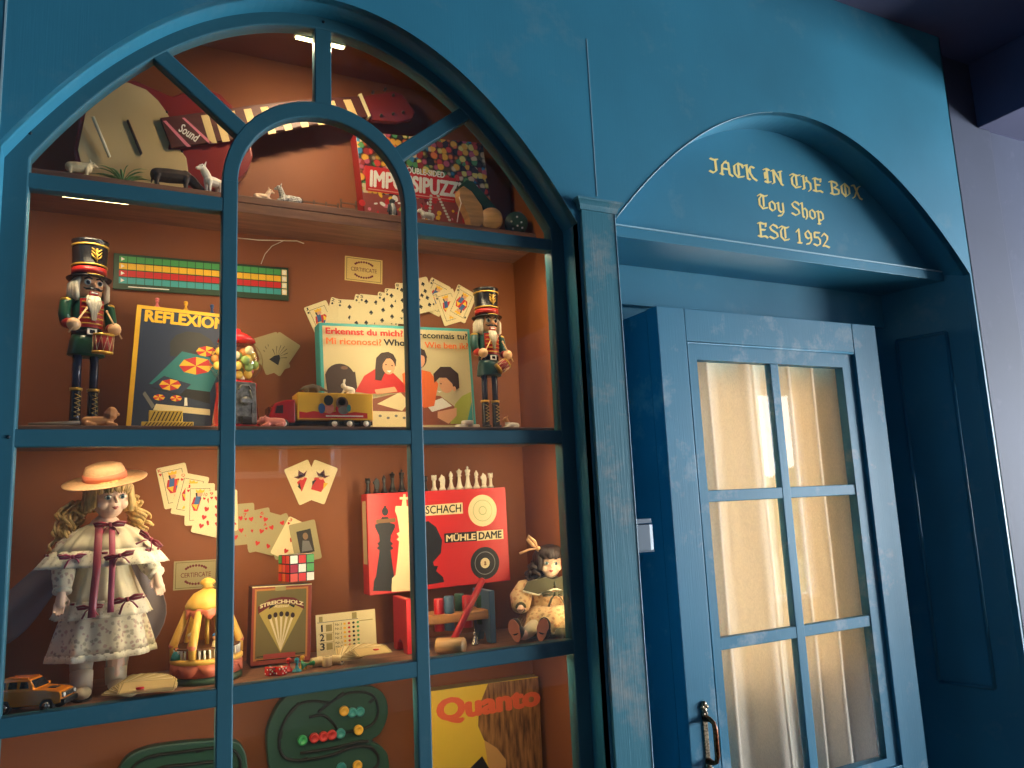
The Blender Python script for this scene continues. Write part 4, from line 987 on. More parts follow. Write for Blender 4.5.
for p in ((372, 94), (384, 91), (380, 117), (392, 115.5), (402, 114), (392, 97)):
    q = gp([p])[0]; b = MB(); b.tube([(q[0], -.012, q[1]), (q[0], -.004, q[1])], .0036, mat('dull steel', (90, 84, 78), .35, .8), 10); b.ell((q[0], -.013, q[1]), .0028, mat('dull steel'), None, 8, 6); b.build('tuning_peg', t)
for p in ((167, 112.5), (182, 152)):
    q = gp([p])[0]; b = MB(); b.tube([(q[0], -.0036, q[1]), (q[0], 0, q[1])], .0026, ink('dark bridge'), 12); b.build('plate_knob', t)
b = MB(); b.tube([at(109.5, 157, .232), at(93, 117, .225)], .0035, mat('pale stick', (214, 206, 170), .5), 10)
o = b.build('wooden_stick'); tag(o, 'thin pale stick leaning against the cream plate of the guitar', 'stick')

# ---- little animals
def quad(L, H, w, head, hr, legr=None, lying=False, tail=0, ear=.6, muzzle=1.0, neck=None):
    legr = legr or w*.3; zb = H*.66 if not lying else w*.95
    s = [('c', [(-L*.45, 0, zb), (-L*.1, 0, zb+w*.05), (L*.4, 0, zb+w*.1)], [w*.92, w, w*.88])]
    for sx in (-.42, .4):
        for sy in (-.55, .55):
            if lying: s.append(('c', [(sx*L, sy*w*1.4, w*.5), (sx*L+L*.16, sy*w*1.7, legr), (sx*L+L*.3, sy*w*1.6, legr*.8)], [w*.5, legr*1.1, legr*.8]))
            else: s.append(('c', [(sx*L, sy*w, zb-w*.2), (sx*L+(-.04*L if sx < 0 else 0), sy*w, zb*.5), (sx*L, sy*w, legr*.8)], [legr*1.7, legr, legr*.85]))
    hx, hz = head; nk = neck or hr
    s.append(('c', [(L*.36, 0, zb+w*.35), ((L*.4+hx)/2, 0, (zb+w*.5+hz)/2), (hx, 0, hz)], [w*.75, nk, nk*.8]))
    d = 1 if hx >= L*.35 else .8
    s.append(('e', (hx+hr*.25, 0, hz), (hr*1.05, hr*.8, hr*.85)))
    s.append(('c', [(hx+hr*.4, 0, hz-hr*.1), (hx+hr*(.9+.7*muzzle), 0, hz-hr*.55)], [hr*.6, hr*.42]))
    for sy in (-1, 1): s.append(('c', [(hx-hr*.2, sy*hr*.6, hz+hr*.5), (hx-hr*.45, sy*hr*(.85), hz+hr*(.7+ear))], [hr*.3, hr*.14]))
    if tail: s.append(('c', [(-L*.47, 0, zb+w*.5), (-L*.58, 0, zb), (-L*.6, 0, zb-tail)], [legr*.7, legr*.6, legr*.5]))
    return s
def animal(name, label, loc, rot, shapes, m, group='toy farm animals on the top shelf', voxel=.0011, mats=None, mf=None, eyes=None, cat='toy animal'):
    o = blob(name, shapes, m, voxel=voxel, smooth=2, mats=mats, mf=mf); o.location = loc; o.rotation_euler = (0, 0, rot); tag(o, label, cat, group)
    if eyes:
        (ex, ey, ez, er) = eyes
        for sy in (-1, 1):
            b = MB(); b.ell((ex, sy*ey, ez), er, BLK, None, 8, 6); b.build('eye', o)
    return o
WOOLY = mat('cream toy wool', (232, 206, 158), .7, bump=.4, nscale=300); TOYW = mat('white toy plastic', (236, 226, 208), .5); DBRN = mat('dark brown toy plastic', (78, 60, 42), .5, noise=.3, nscale=60); FAWN = mat('fawn toy plastic', (214, 168, 120), .5)
def foot(px, y, z=None): v = at(px, 200, y); return (v.x, y, (ZU if z is None else z)+.0004)
animal('toy_sheep', 'cream toy sheep nearest the corner of the arch on the top shelf', foot(78, .185), 0, quad(.034, .030, .0115, (.021, .030), .0065, .003), WOOLY, eyes=(.0245, .0045, .031, .001))
animal('toy_horse', 'dark brown toy horse grazing before the guitar on the top shelf', foot(172, .19), 0, quad(.066, .046, .0155, (.052, .012), .0085, .0042, tail=.018, neck=.011), DBRN, eyes=(.056, .007, .014, .001))
animal('toy_goat', 'white toy goat with raised head beside the inner arch on the top shelf', foot(213, .185), PI+.5, quad(.03, .042, .0112, (.026, .052), .008, .0035, neck=.009, ear=.9), TOYW, eyes=(.031, .0062, .0535, .0011))
animal('toy_lamb', 'small fawn lamb lying at the shelf edge inside the inner arch', foot(262, .18), 0, quad(.026, .02, .0075, (.016, .023), .0055, .0022, lying=True), mat('pale fawn plastic', (232, 196, 160), .5), eyes=(.019, .004, .024, .0009))
TABBY = mat('grey tabby plastic', (226, 218, 204), .5, noise=.6, nscale=260, col2=(96, 90, 84))
animal('toy_cat', 'grey and white striped toy cat lying beside the small lamb', foot(290, .18), PI, quad(.04, .02, .0095, (.022, .034), .0065, .003, lying=True, ear=.8, tail=.004), TABBY, eyes=(.026, .0045, .0355, .001))
animal('toy_lamb', 'white toy lamb in front of the puzzle box beside the inner arch bar', foot(427, .18), PI, quad(.026, .024, .008, (.018, .025), .0055, .0025), TOYW, eyes=(.021, .004, .026, .0009))
BWM = mat('charcoal toy plastic', (44, 44, 46), .45)
animal('toy_penguin', 'small charcoal and grey toy figure standing before the sweet patterned puzzle box', foot(392, .185), .4, [('c', [(0, 0, .008), (0, 0, .02), (0, 0, .032)], [.009, .010, .007]), ('e', (0, 0, .041), .0068), ('c', [(0, -.006, .04), (0, -.012, .039)], [.003, .0012]), ('c', [(-.009, 0, .03), (-.014, 0, .012)], [.003, .002]), ('c', [(.009, 0, .03), (.014, 0, .012)], [.003, .002]), ('e', (-.005, -.004, .002), (.005, .007, .0025)), ('e', (.005, -.004, .002), (.005, .007, .0025))], BWM, mats=[BWM, mat('pale grey toy plastic', (180, 178, 172), .5)], mf=lambda c: 1 if (c.y < -.004 and c.z < .034 and abs(c.x) < .006) else 0)
# fern
FERN = mat('plastic fern green', (112, 150, 84), .5); b = MB(); base = Vector(foot(122, .2))
for k in range(18):
    a = 2*PI*k/18+random.uniform(-.2, .2); L = random.uniform(.045, .07); el = random.uniform(.55, 1.35); pts = []
    for i in range(6):
        s = i/5; pts.append(Vector((math.cos(a)*L*s*math.cos(el*(1-.5*s)), math.sin(a)*.45*L*s, L*s*math.sin(el)*(1.25-.75*s)+.002)))
    b.tube(pts, [.0014, .0026, .003, .0026, .0018, .0004], FERN, 5, flat=.4)
o = b.build('toy_fern'); o.location = base; tag(o, 'green plastic fern tuft between the sheep and the horse', 'toy plant')
# fence
FEN = wood('weathered toy wood', (120, 86, 62))
def fence(label, x0, x1, y, posts, h):
    a, c = foot(x0, y), foot(x1, y); t = thing('toy_fence', label, 'toy fence', a, group='toy fences on the top shelf'); L = c[0]-a[0]
    for k in range(posts):
        b = MB(); x = L*k/(posts-1); b.bx(x-.002, x+.002, -.0015, .0015, 0, h, FEN); b.build('post', t)
    for z in (.35, .72):
        b = MB(); b.bx(0, L, -.003, -.0015, h*z-.0016, h*z+.0016, FEN); b.build('rail', t)
fence('low brown toy fence running behind the tabby cat', 302, 338, .2, 4, .024); fence('taller dark toy fence section in front of the puzzle box edge', 341, 356, .195, 2, .034)
# green wooden pull toy
WD = wood('natural beech', (206, 152, 92)); DG = wood('green stained wood', (34, 72, 42))
yp = .195; O = foot(485, yp); t = thing('pull_toy', 'green and natural wood pull-along toy beside the puzzle box', 'wooden toy', O)
def wp(l, y=yp): return [(at(*p, y).x-O[0], max(.001, at(*p, y).z-O[2])) for p in l]
b = MB(); b.prism(wp([(457, 191), (462, 187.5), (470, 193), (480, 207), (484, 222), (476, 236), (470, 230), (466, 216), (458, 199)]), -.012, .018, WD); b.build('body', t, bevel=.002)
b = MB(); b.prism(wp([(458, 187), (466, 180.5), (472, 182), (486, 197), (500, 214), (499, 226), (489, 220), (480, 205), (470, 191)]), -.006, .026, DG); b.build('back', t, bevel=.002)
for nm, cx, cy, r, m, yy in (('wheel', 491, 224, .029, WD, -.022), ('head', 517, 224.5, .030, DG, -.014)):
    v = wp([(cx, cy)], yp)[0]; vz = max(v[1], r); b = MB(); a = R_(25); d = Vector((-math.sin(a), -math.cos(a), 0)); c0 = Vector((v[0], yy+.02, r))
    b.tube([c0+d*.0, c0+d*.002, c0+d*.018, c0+d*.02], [r*.96, r, r, r*.94], m, 28); 
    o = b.build(nm, t)
    if nm == 'head':
        for (ux, uz) in ((.1, .5), (.45, .0), (-.4, .1), (.1, -.3), (.5, -.5), (-.3, -.55)):
            q = MB(); p = c0+d*.0205+Vector((math.cos(a), -math.sin(a), 0))*r*ux+Vector((0, 0, r*uz)); q.tube([p-d*.002, p+d*.0004], .0028, WHT, 10); q.build('spot', o)
b = MB(); l = wp([(457, 199), (459, 205), (456.5, 214), (455, 224)]); b.tube([(p[0], -.014, p[1]) for p in l], .0013, mat('white string', (224, 214, 196), .7), 6); b.build('pull_string', t)

# ---- nutcrackers
FACE = mat('painted wood flesh', (236, 176, 132), .35); FUR = mat('white fluffy hair', (226, 214, 190), .9, bump=.8, nscale=90, stretch=(3, 3, .5), noise=.12)
GOLDM = mat('gold trim', (212, 168, 70), .3, .5); NBLK = mat('black gloss paint', (24, 24, 28), .25); NNAV = mat('navy gloss paint', (30, 40, 66), .25); NRED = mat('red gloss paint', (170, 36, 34), .3); BALL = mat('pale wooden ball', (236, 190, 142), .4)
def nutcracker(label, loc, Hn, rot, coatc, coatn, drum_at, drum_rot, drum_s, beardw):
    COAT = mat(coatn, coatc, .3); t = thing('nutcracker', label, 'nutcracker', loc, (0, 0, rot), group='nutcrackers on the middle shelf'); K = Matrix.Scale(Hn, 4); h = Hn
    def L(nm, prof, m, n=24, M=None, par=t, **k):
        b = MB(); b.lathe(prof, m, n, K if M is None else M, **k); return b.build(nm, par)
    b = MB(); b.bx(-.1*h, .1*h, -.07*h, .06*h, 0, .022*h, NBLK); b.build('base', t, bevel=.002)
    for sx in (-1, 1):
        M = Matrix.Translation((sx*.042*h, 0, 0)) @ K
        lg = L('leg', [(0, .19), (.02, .19), (.021, .3), (.022, .42), (0, .42)], NNAV, 16, M)
        b = MB(); b.lathe([(0, .022), (.026, .022), (.026, .06), (.0245, .2), (.022, .205)], NBLK, 16, M); b.ell((sx*.042*h, -.02*h, .034*h), (.024*h, .034*h, .014*h), NBLK); bo = b.build('boot', t)
        b = MB(); b.lathe([(.022, .2), (.03, .2), (.03, .214), (.022, .214)], GOLDM, 16, M); b.build('gold_cuff', bo)
        b = MB(); pts = [((sx*.042+.014*(1 if k % 2 else -1))*h, -.0255*h, (.065+.0115*k)*h) for k in range(11)]; b.tube(pts, .0022*h*1.2, GOLDM, 5); b.build('lacing', bo)
    L('coat_skirt', [(0, .385), (.088, .385), (.09, .39), (.08, .46), (.068, .5), (0, .5)], COAT, sy=.8)
    L('torso', [(0, .49), (.066, .49), (.075, .56), (.08, .64), (.07, .685), (.03, .7), (0, .7)], COAT, sy=.82)
    L('belt', [(.067, .49), (.073, .49), (.075, .518), (.069, .518)], NBLK, sy=.83)
    b = MB(); b.bx(-.024*h, .024*h, -.066*h, -.06*h, .488*h, .52*h, WHT); b.bx(-.013*h, .013*h, -.0675*h, -.064*h, .495*h, .513*h, NBLK); b.build('buckle', t)
    b = MB(); vs = []
    for i in range(7):
        for j in range(2):
            a = R_(-48+16*i)*1.0; z = (.525, .675)[j]; r = (.077, .08)[j]; vs.append((r*math.sin(a)*h, -r*.84*math.cos(a)*h-.002, z*h))
    b.add(vs, [(2*i, 2*i+2, 2*i+3, 2*i+1) for i in range(6)], NRED, True); jk = b.build('jacket_front', t)
    for k in range(5):
        b = MB(); z = (.545+.028*k)*h; b.tube([(math.sin(R_(a))*.083*h, -.0715*math.cos(R_(a))*h-.001, z) for a in (-40, -20, 0, 20, 40)], .004*h, GOLDM, 6); b.build('braid', jk)
    for sx in (-1, 1):
        b = MB(); b.tube([(sx*.078*h, 0, .672*h), (sx*.108*h, 0, .65*h), (sx*.115*h, -.005*h, .59*h), (sx*.112*h, -.02*h, .545*h)], [.024*h, .03*h, .029*h, .026*h], COAT, 14)
        b.ell((sx*.105*h, 0, .668*h), (.03*h, .028*h, .012*h), GOLDM); ar = b.build('arm', t)
        b = MB(); b.tube([(sx*.112*h, -.018*h, .545*h), (sx*.1*h, -.06*h, .53*h)], [.027*h, .024*h], NRED, 14); b.build('cuff', ar)
        hp = Vector((sx*.1*h, -.09*h, .525*h)); b = MB(); b.ell(hp, .033*h, BALL); b.build('hand', ar)
        b = MB(); b.tube([hp+Vector((sx*.03*h, -.02*h, -.05*h)), hp+Vector((-sx*.05*h, -.02*h, .085*h))], .0045*h, BALL, 8); b.ell(hp+Vector((-sx*.05*h, -.02*h, .085*h)), .007*h, BALL, None, 8, 6); b.build('drumstick', t)
    # head
    hd = L('head', [(0, .69), (.05, .69), (.064, .71), (.068, .75), (.066, .80), (0, .80)], FACE)
    b = MB(); b.ell((0, -.072*h, .748*h), (.011*h, .02*h, .014*h), FACE); b.build('nose', hd)
    for sx in (-1, 1):
        b = MB(); b.ell((sx*.029*h, -.0615*h, .764*h), (.018*h, .007*h, .0155*h), WHT); b.ell((sx*.029*h, -.0672*h, .763*h), (.0105*h, .004*h, .0115*h), ink('eye blue', (40, 70, 96))); b.ell((sx*.029*h, -.071*h, .763*h), (.0055*h, .002*h, .0065*h), BLK); e = b.build('eye', hd)
        b = MB(); b.tube([(sx*.01*h, -.07*h, .782*h), (sx*.028*h, -.068*h, .79*h), (sx*.046*h, -.058*h, .781*h)], .004*h, BLK, 6); b.build('eyebrow', hd)
    b = MB(); b.tube([(-.048*h, -.056*h, .735*h), (-.036*h, -.064*h, .727*h), (-.016*h, -.072*h, .731*h), (0, -.075*h, .728*h), (.016*h, -.072*h, .731*h), (.036*h, -.064*h, .727*h), (.048*h, -.056*h, .735*h)], [.002*h, .006*h, .0085*h, .006*h, .0085*h, .006*h, .002*h], NBLK, 8); b.build('moustache', hd)
    b = MB(); b.bx(-.022*h, .022*h, -.072*h, -.06*h, .697*h, .716*h, NRED); b.bx(-.018*h, .018*h, -.0735*h, -.07*h, .704*h, .712*h, WHT); b.build('mouth', hd, bevel=.0006)
    b = MB(); 
    for k in range(9):
        x = (k-4)/4; b.tube([(x*.03*h*beardw, -.062*h, .69*h), (x*.036*h*beardw, -.078*h, .65*h), (x*.02*h*beardw, -.08*h, (.56 if abs(x) < .6 else .6)*h)], [.011*h, .013*h, .003*h], FUR, 6)
    b.build('beard', hd)
    b = MB(); rr = random.Random(3)
    for k in range(26):
        a = R_(-60+300*k/25)-R_(0); a = R_(62+236*k/25); x, y = math.sin(a), -math.cos(a)
        b.tube([(x*.06*h, y*.06*h, .79*h), (x*.085*h, y*.08*h, .755*h), (x*(.082+.01*rr.random())*h, y*.08*h, .69*h), (x*.07*h, y*.07*h, .668*h)], [.013*h, .017*h, .016*h, .005*h], FUR, 6)
    b.build('hair', hd)
    ht = L('hat', [(0, .795), (.085, .795), (.105, .792), (.108, .797), (.085, .806), (.079, .81), (.086, .99), (.09, 1.0), (.08, 1.0), (.07, .992), (0, .99)], NBLK, 32, sy=1.0)
    L('hat_band', [(.0805, .815), (.0835, .815), (.084, .85), (.0815, .85)], NRED, 32, par=ht)
    for z in (.857, .965): L('gold_ring', [(.0825+.0035*(z > .9), z), (.0862+.0035*(z > .9), z), (.0862+.0035*(z > .9), z+.009), (.083+.0035*(z > .9), z+.009)], GOLDM, 32, par=ht)
    b = MB()
    for k in range(3):
        for sx in (-1, 1): b.tube([(0, -.087*h, (.885+.02*k)*h), (sx*.018*h, -.087*h, (.9+.02*k)*h), (sx*.026*h, -.084*h, (.915+.015*k)*h)], [.005*h, .004*h, .002*h], GOLDM, 6)
    b.tube([(0, -.0875*h, .875*h), (0, -.0885*h, .945*h)], .005*h, GOLDM, 6); b.build('badge', ht)
    b = MB(); b.tube([(-.04*h, -.077*h, .805*h), (0, -.1*h, .803*h), (.04*h, -.077*h, .805*h)], .004*h, GOLDM, 6); b.build('peak_trim', ht)
    # drum
    M = Matrix.Translation(Vector(drum_at)*h) @ Euler(drum_rot).to_matrix().to_4x4() @ Matrix.Scale(h*drum_s, 4)
    dr_ = L('drum', [(0, -.05), (.052, -.05), (.052, .05), (0, .05)], NRED, 20, M)
    for z in (-.056, .044): L('drum_hoop', [(0, z), (.056, z), (.056, z+.013), (0, z+.013)], GOLDM, 20, M, par=dr_)
    b = MB(); b.tube([(.0535*math.cos(R_(k*18)), .0535*math.sin(R_(k*18)), .042 if k % 2 else -.042) for k in range(21)], .003, CRM, 5, M); b.build('drum_cord', dr_)
    return t
zt = at(87, 236, .13).z; x_ = at(87, 330, .13).x
nutcracker('tall nutcracker in a green coat and high black hat, larger of the two', (x_, .13, ZM+.0003), (zt-ZM)*.965, R_(24), (24, 70, 50), 'green gloss coat', (.035, -.115, .435), (.1, 0, 0), .9, .75)
zt = at(485, 286.5, .15).z; x_ = at(488.5, 360, .15).x
nutcracker('smaller nutcracker with a teal coat beside the children board game box', (x_, .15, ZM+.0003), (zt-ZM)*.975, R_(8), (32, 78, 76), 'teal gloss coat', (.045, -.105, .44), (.5, .9, .3), .72, .6)

# ---- things on the middle shelf
def shelfp(px, y, z=ZM): return (at(px, 428, y).x, y, z+.0004)
LIONM = mat('tan toy plastic', (196, 132, 76), .5); MANE = mat('brown mane plastic', (140, 84, 46), .6)
animal('toy_lion', 'tan toy lion lying at the feet of the tall nutcracker', shelfp(98, .075), 0, quad(.042, .026, .0098, (.021, .027), .0076, .0036, lying=True, ear=.2, muzzle=.7, neck=.012), LIONM, group='small animals on the middle shelf', mats=[LIONM, MANE], mf=lambda c: 1 if .008 < c.x < .019 and c.z > .014 else 0, eyes=(.0275, .0045, .0285, .001))
animal('toy_pig', 'pink toy pig lying in front of the red truck cab', shelfp(274, .068), PI, quad(.032, .02, .0095, (.02, .014), .0075, .003, lying=True, ear=.4, muzzle=.6), mat('pink toy plastic', (226, 128, 108), .45), group='small animals on the middle shelf', eyes=(.024, .005, .017, .0009))
animal('toy_dog', 'cream and tan toy dog lying beside the feet of the smaller nutcracker', shelfp(512, .08), PI, quad(.028, .018, .007, (.014, .022), .0055, .0025, lying=True), TOYW, group='small animals on the middle shelf', mats=[TOYW, LIONM], mf=lambda c: 1 if c.x > .004 and c.z > .014 else 0)
b = MB(); b.tube([at(28, 426.5, .07)*1, at(52, 426, .07), at(80, 424.5, .07)], [.003, .004, .0035], wood('grey driftwood', (120, 104, 84)), 8); o = b.build('twig'); o.location.z += ZM+.0044-at(52, 426, .07).z; tag(o, 'pale twig lying along the shelf before the tall nutcracker', 'twig')
for i, (px, z) in enumerate(((461, 0), (474, 0), (467.5, .0092))):
    b = MB(); b.lathe([(0, 0), (.0125, 0), (.0135, .001), (.0135, .008), (.0125, .009), (.009, .009), (.0085, .0082), (0, .0082)], PMAT['white'], 28); o = b.build('draughtsman'); o.location = (at(px, 428, .09).x, .09, ZM+.0003+z)
    tag(o, ('white draughtsman under the top one, nearer the window bar', 'white draughtsman under the top one, nearer the smaller nutcracker', 'white draughtsman stacked on top of two others by the smaller nutcracker')[i], 'draughts piece', 'white draughtsmen stacked by the small nutcracker')

# ---- toy truck
yT = .095; xa = at(269.5, 420, yT).x; xb = at(373, 420, yT).x; Lt = xb-xa; t = thing('toy_truck', 'toy truck with red cab and yellow trailer in front of the board game box', 'toy truck', (xa, yT, ZM+.0004))
k = Lt/104; zz = lambda py: at(320, py, yT).z-ZM; RT = mat('translucent red plastic', (164, 34, 34), .25)
b = MB(); b.bx(24*k, Lt, .006, .05, .008, .016, NBLK); b.bx(4*k, 30*k, .006, .05, .006, .014, NBLK); b.build('chassis', t, bevel=.001)
b = MB(); zc0, zc1 = .012, zz(402); b.prism([(0, zc0), (25*k, zc0), (25*k, zc1+.004), (16*k, zc1+.003), (5*k, zc1-.004), (1.5*k, zc1*.62), (0, zc1*.5)], 0, .054, RT); b.build('cab', t, bevel=.003)
b = MB(); b.flat([(5*k, zc1*.55), (13*k, zc1*.55), (13*k, zc1*.86), (7*k, zc1*.82)], -.0006, mat('dark window', (60, 40, 40), .1)); b.bx(-.0012, .001, .006, .048, zc1*.56, zc1*.8, mat('dark window')); b.build('cab_window', t)
bx0, bx1, bz0, bz1 = 27*k, Lt, .018, zz(393); YT_ = mat('yellow truck plastic', (240, 184, 56), .35)
b = MB(); b.bx(bx0, bx1, -.002, .056, bz0, bz1, YT_); tl = b.build('trailer', t, bevel=.0015)
b = MB(); w, hh = bx1-bx0, bz1-bz0; V = lambda l: [(bx0+w*.02+a*w*.9, bz0+hh*c) for a, c in l]
b.flat(V([(0, .06), (1, .06), (1, .26), (.8, .3), (.72, .26), (.62, .34), (.4, .26), (.2, .32), (.1, .26), (0, .3)]), -.0026, ORG if False else RED)
for (a, c, ra, rc, m) in ((.32, .42, .05, .2, BLU), (.42, .72, .07, .2, BLK), (.44, .7, .045, .13, CRM), (.43, .42, .07, .2, ink('coat pink', (220, 130, 110))), (.62, .62, .09, .26, ink('hat brown', (110, 80, 70))), (.62, .66, .06, .14, ink('flesh pink', (224, 156, 130))), (.64, .36, .08, .16, GREY), (.55, .4, .03, .12, RED), (.72, .44, .03, .14, TEALI)): b.disc(bx0+w*.02+a*w*.9, bz0+hh*c, ra*w*.9, rc*hh*.95, -.0028-.0001*(a*7 % 3), m, 16)
b.quad(bx0+w*.36, bz0+hh*.12, bx0+w*.86, bz0+hh*.17, -.003, WHT); b.build('side_print', tl)
TY = mat('tyre rubber', (26, 25, 25), .7)
for (px, r) in ((284, .0095), (334.5, .0105), (349.5, .0105), (366, .0105)):
    for y0, y1 in ((-.001, .011), (.043, .055)):
        x = at(px, 425, yT).x-xa; b = MB(); b.tube([(x, y0, r), (x, y1, r)], r, TY, 20); wl = b.build('wheel', t)
        b = MB(); s = -1 if y0 < .02 else 1; yy = y0 if s < 0 else y1; b.tube([(x, yy+s*.0006, r), (x, yy-s*.002, r)], r*.58, WHT, 16); b.build('hub', wl)
ztk = ZM+.0004+bz1
animal('toy_rabbit', 'white toy rabbit sitting on top of the yellow truck trailer', (at(350, 390, yT).x, yT+.02, ztk+.0004), PI, [('c', [(-.008, 0, .008), (.002, 0, .012)], [.0085, .007]), ('e', (.009, 0, .019), (.0055, .005, .0055)), ('c', [(.008, .002, .022), (.006, .003, .032)], [.002, .0015]), ('c', [(.008, -.002, .022), (.007, -.003, .032)], [.002, .0015]), ('c', [(.006, 0, .01), (.012, 0, .002)], [.003, .002]), ('c', [(-.006, .005, .004), (.002, .006, .002)], [.004, .002]), ('c', [(-.006, -.005, .004), (.002, -.006, .002)], [.004, .002])], TOYW, group='animals riding on the toy truck', voxel=.0009, eyes=(.012, .004, .02, .0008))
animal('toy_animal', 'grey-brown toy animal with a long snout on the truck trailer', (at(315, 390, yT).x, yT+.022, ztk+.0004), 0, [('c', [(-.014, 0, .011), (0, 0, .013), (.01, 0, .012)], [.007, .009, .007]), ('c', [(.012, 0, .013), (.022, 0, .01), (.03, 0, .007)], [.006, .0035, .0018])]+[('c', [(x, s*.005, .009), (x, s*.005, .002)], [.0035, .0025]) for x in (-.012, .009) for s in (-1, 1)]+[('c', [(-.018, 0, .012), (-.027, 0, .007)], [.004, .0015])], mat('grey brown plastic', (92, 78, 60), .6), group='animals riding on the toy truck', voxel=.0009)

# ---- gumball machine
yG = .135; zg = lambda py: at(237, py, yG).z-ZM; pxm = (at(262, 380, yG).x-at(209, 380, yG).x)/53
t = thing('gumball_machine', 'red gumball machine with a glass globe behind the window bar', 'gumball machine', (at(236.3, 380, yG).x, yG, ZM+.0004), (0, 0, R_(16)))
RP = mat('red enamel', (190, 34, 34), .25, coat=.5); CAST = mat('cast pewter', (128, 124, 118), .4, .7, noise=.3, nscale=120, bump=.4); hb = zg(383); rg_ = 27*pxm; cz = hb+rg_*.80
b = MB(); b.lathe([(0, 0), (27*pxm, 0), (27*pxm, .006), (24*pxm, .012), (20*pxm, hb*.75), (21*pxm, hb), (0, hb)], RP, 8, Matrix.Rotation(R_(22.5), 4, 'Z')); bd = b.build('body', t, bevel=.002)
b = MB(); w = 12.5*pxm; b.box((0, -19.5*pxm, hb*.52), (w*2, .012, hb*.88), CAST, Matrix.Rotation(R_(-6), 3, 'X')); fp = b.build('front_plate', t, bevel=.002)
b = MB(); b.tube([(0, -24.3*pxm, hb*.55), (0, -27*pxm, hb*.55)], .009, CAST, 16); b.box((0, -27.5*pxm, hb*.55), (.026, .005, .007), CAST); b.build('crank', fp)
b = MB(); b.box((0, -25.5*pxm, hb*.16), (.022, .01, .016), mat('dark chute steel', (70, 68, 66), .4, .6)); b.build('chute', fp, bevel=.002)  # chute block in a darker steel
b = MB(); b.tube([(-w*.55, -22*pxm, hb*.78), (-w*.3, -22.3*pxm, hb*.88), (w*.3, -22.3*pxm, hb*.88), (w*.55, -22*pxm, hb*.78)], .002, CAST, 6); b.tube([(w*.5, -23.4*pxm, hb*.3), (w*.62, -22.6*pxm, hb*.6), (w*.4, -22.2*pxm, hb*.8)], .0016, CAST, 6); b.build('scrollwork', fp)
b = MB(); b.lathe([(rg_*math.sin(a), cz-rg_*math.cos(a)*.95) for a in [R_(38+q*(112/12)) for q in range(13)]], glass('globe glass', 0), 32); b.build('globe', t)
ctop = cz-rg_*math.cos(R_(150))*.95
b = MB(); b.lathe([(0, ctop-.002), (rg_*.62, ctop-.004), (rg_*.72, ctop-.001), (rg_*.7, ctop+.004), (rg_*.5, ctop+.014), (rg_*.2, ctop+.02), (rg_*.16, ctop+.026), (0, ctop+.028)], RP, 32); b.build('cap', t)
GB = {c: mat(c+' gumball', v, .25) for c, v in (('yellow', (232, 196, 92)), ('pink', (216, 110, 100)), ('orange', (226, 156, 84)), ('green', (150, 176, 92)), ('cream', (232, 214, 170)), ('red', (190, 60, 60)))}
protos = {}; names = list(GB); mw = t.matrix_basis
seedr = random.Random(11); placed = []
rb = .0088
for it in range(9000):
    p = Vector((seedr.uniform(-1, 1), seedr.uniform(-1, 1), seedr.uniform(-1, .55)))*(rg_-rb-.0016)
    if not (rg_*.45 < p.length < rg_-rb-.0014) or p.z < -rg_*.72 or len(placed) > 84: continue
    if all((p-q).length > rb*1.96 for q in placed): placed.append(p)
Wm = Matrix.Translation(t.location) @ Euler((0, 0, R_(16))).to_matrix().to_4x4()
for p in placed:
    c = names[seedr.choice([0, 0, 0, 1, 1, 2, 2, 3, 3, 4, 5])]
    if c not in protos:
        b = MB(); b.ell((0, 0, 0), rb, GB[c], None, 14, 10); o = protos[c] = b.build('gumball')
    else: o = protos[c].copy(); COL.objects.link(o)
    o.location = Wm @ Vector((p.x, p.y, cz+p.z*.95)); tag(o, c+' gumball inside the glass globe of the red machine', 'gumball', c+' gumballs in the globe')
# ------------------------------------------------------------------ lower shelf
PORC = mat('doll porcelain', (248, 212, 186), .4); BLOND = mat('blond doll hair', (232, 194, 124), .5, noise=.3, nscale=120, stretch=(1, 1, .3)); DARKH = mat('dark brown doll hair', (52, 36, 32), .5, noise=.3, nscale=120)
def print_fabric(name, base, spots, scale=60, thr=.34, amt=.8):
    m = mat(name, base, .85, sheen=.2); nt = m.node_tree; N = nt.nodes; L = nt.links
    tc = N.new('ShaderNodeTexCoord'); vo = N.new('ShaderNodeTexVoronoi'); vo.inputs['Scale'].default_value = scale; no = N.new('ShaderNodeTexNoise'); no.inputs['Scale'].default_value = scale*2.2
    L.new(tc.outputs['Object'], vo.inputs['Vector']); L.new(tc.outputs['Object'], no.inputs['Vector'])
    ad = N.new('ShaderNodeMath'); ad.operation = 'MULTIPLY_ADD'; ad.inputs[1].default_value = .5; L.new(no.outputs['Fac'], ad.inputs[0]); L.new(vo.outputs['Distance'], ad.inputs[2])
    r = N.new('ShaderNodeMapRange'); r.inputs[1].default_value = thr+.16; r.inputs[2].default_value = thr+.26; r.inputs[3].default_value = amt; r.inputs[4].default_value = 0; L.new(ad.outputs[0], r.inputs[0])
    cr = N.new('ShaderNodeValToRGB'); cr.color_ramp.interpolation = 'CONSTANT'; els = cr.color_ramp.elements
    for i, c in enumerate(spots):
        e = els[i] if i < 2 else els.new(.5); e.position = i/len(spots); e.color = lin(c)
    sc = N.new('ShaderNodeSeparateColor'); L.new(vo.outputs['Color'], sc.inputs[0]); L.new(sc.outputs[1], cr.inputs[0])
    mx = N.new('ShaderNodeMix'); mx.data_type = 'RGBA'; L.new(r.outputs[0], mx.inputs['Factor']); mx.inputs['A'].default_value = lin(base); L.new(cr.outputs[0], mx.inputs['B'])
    L.new(mx.outputs['Result'], N['Principled BSDF'].inputs['Base Color']); return m
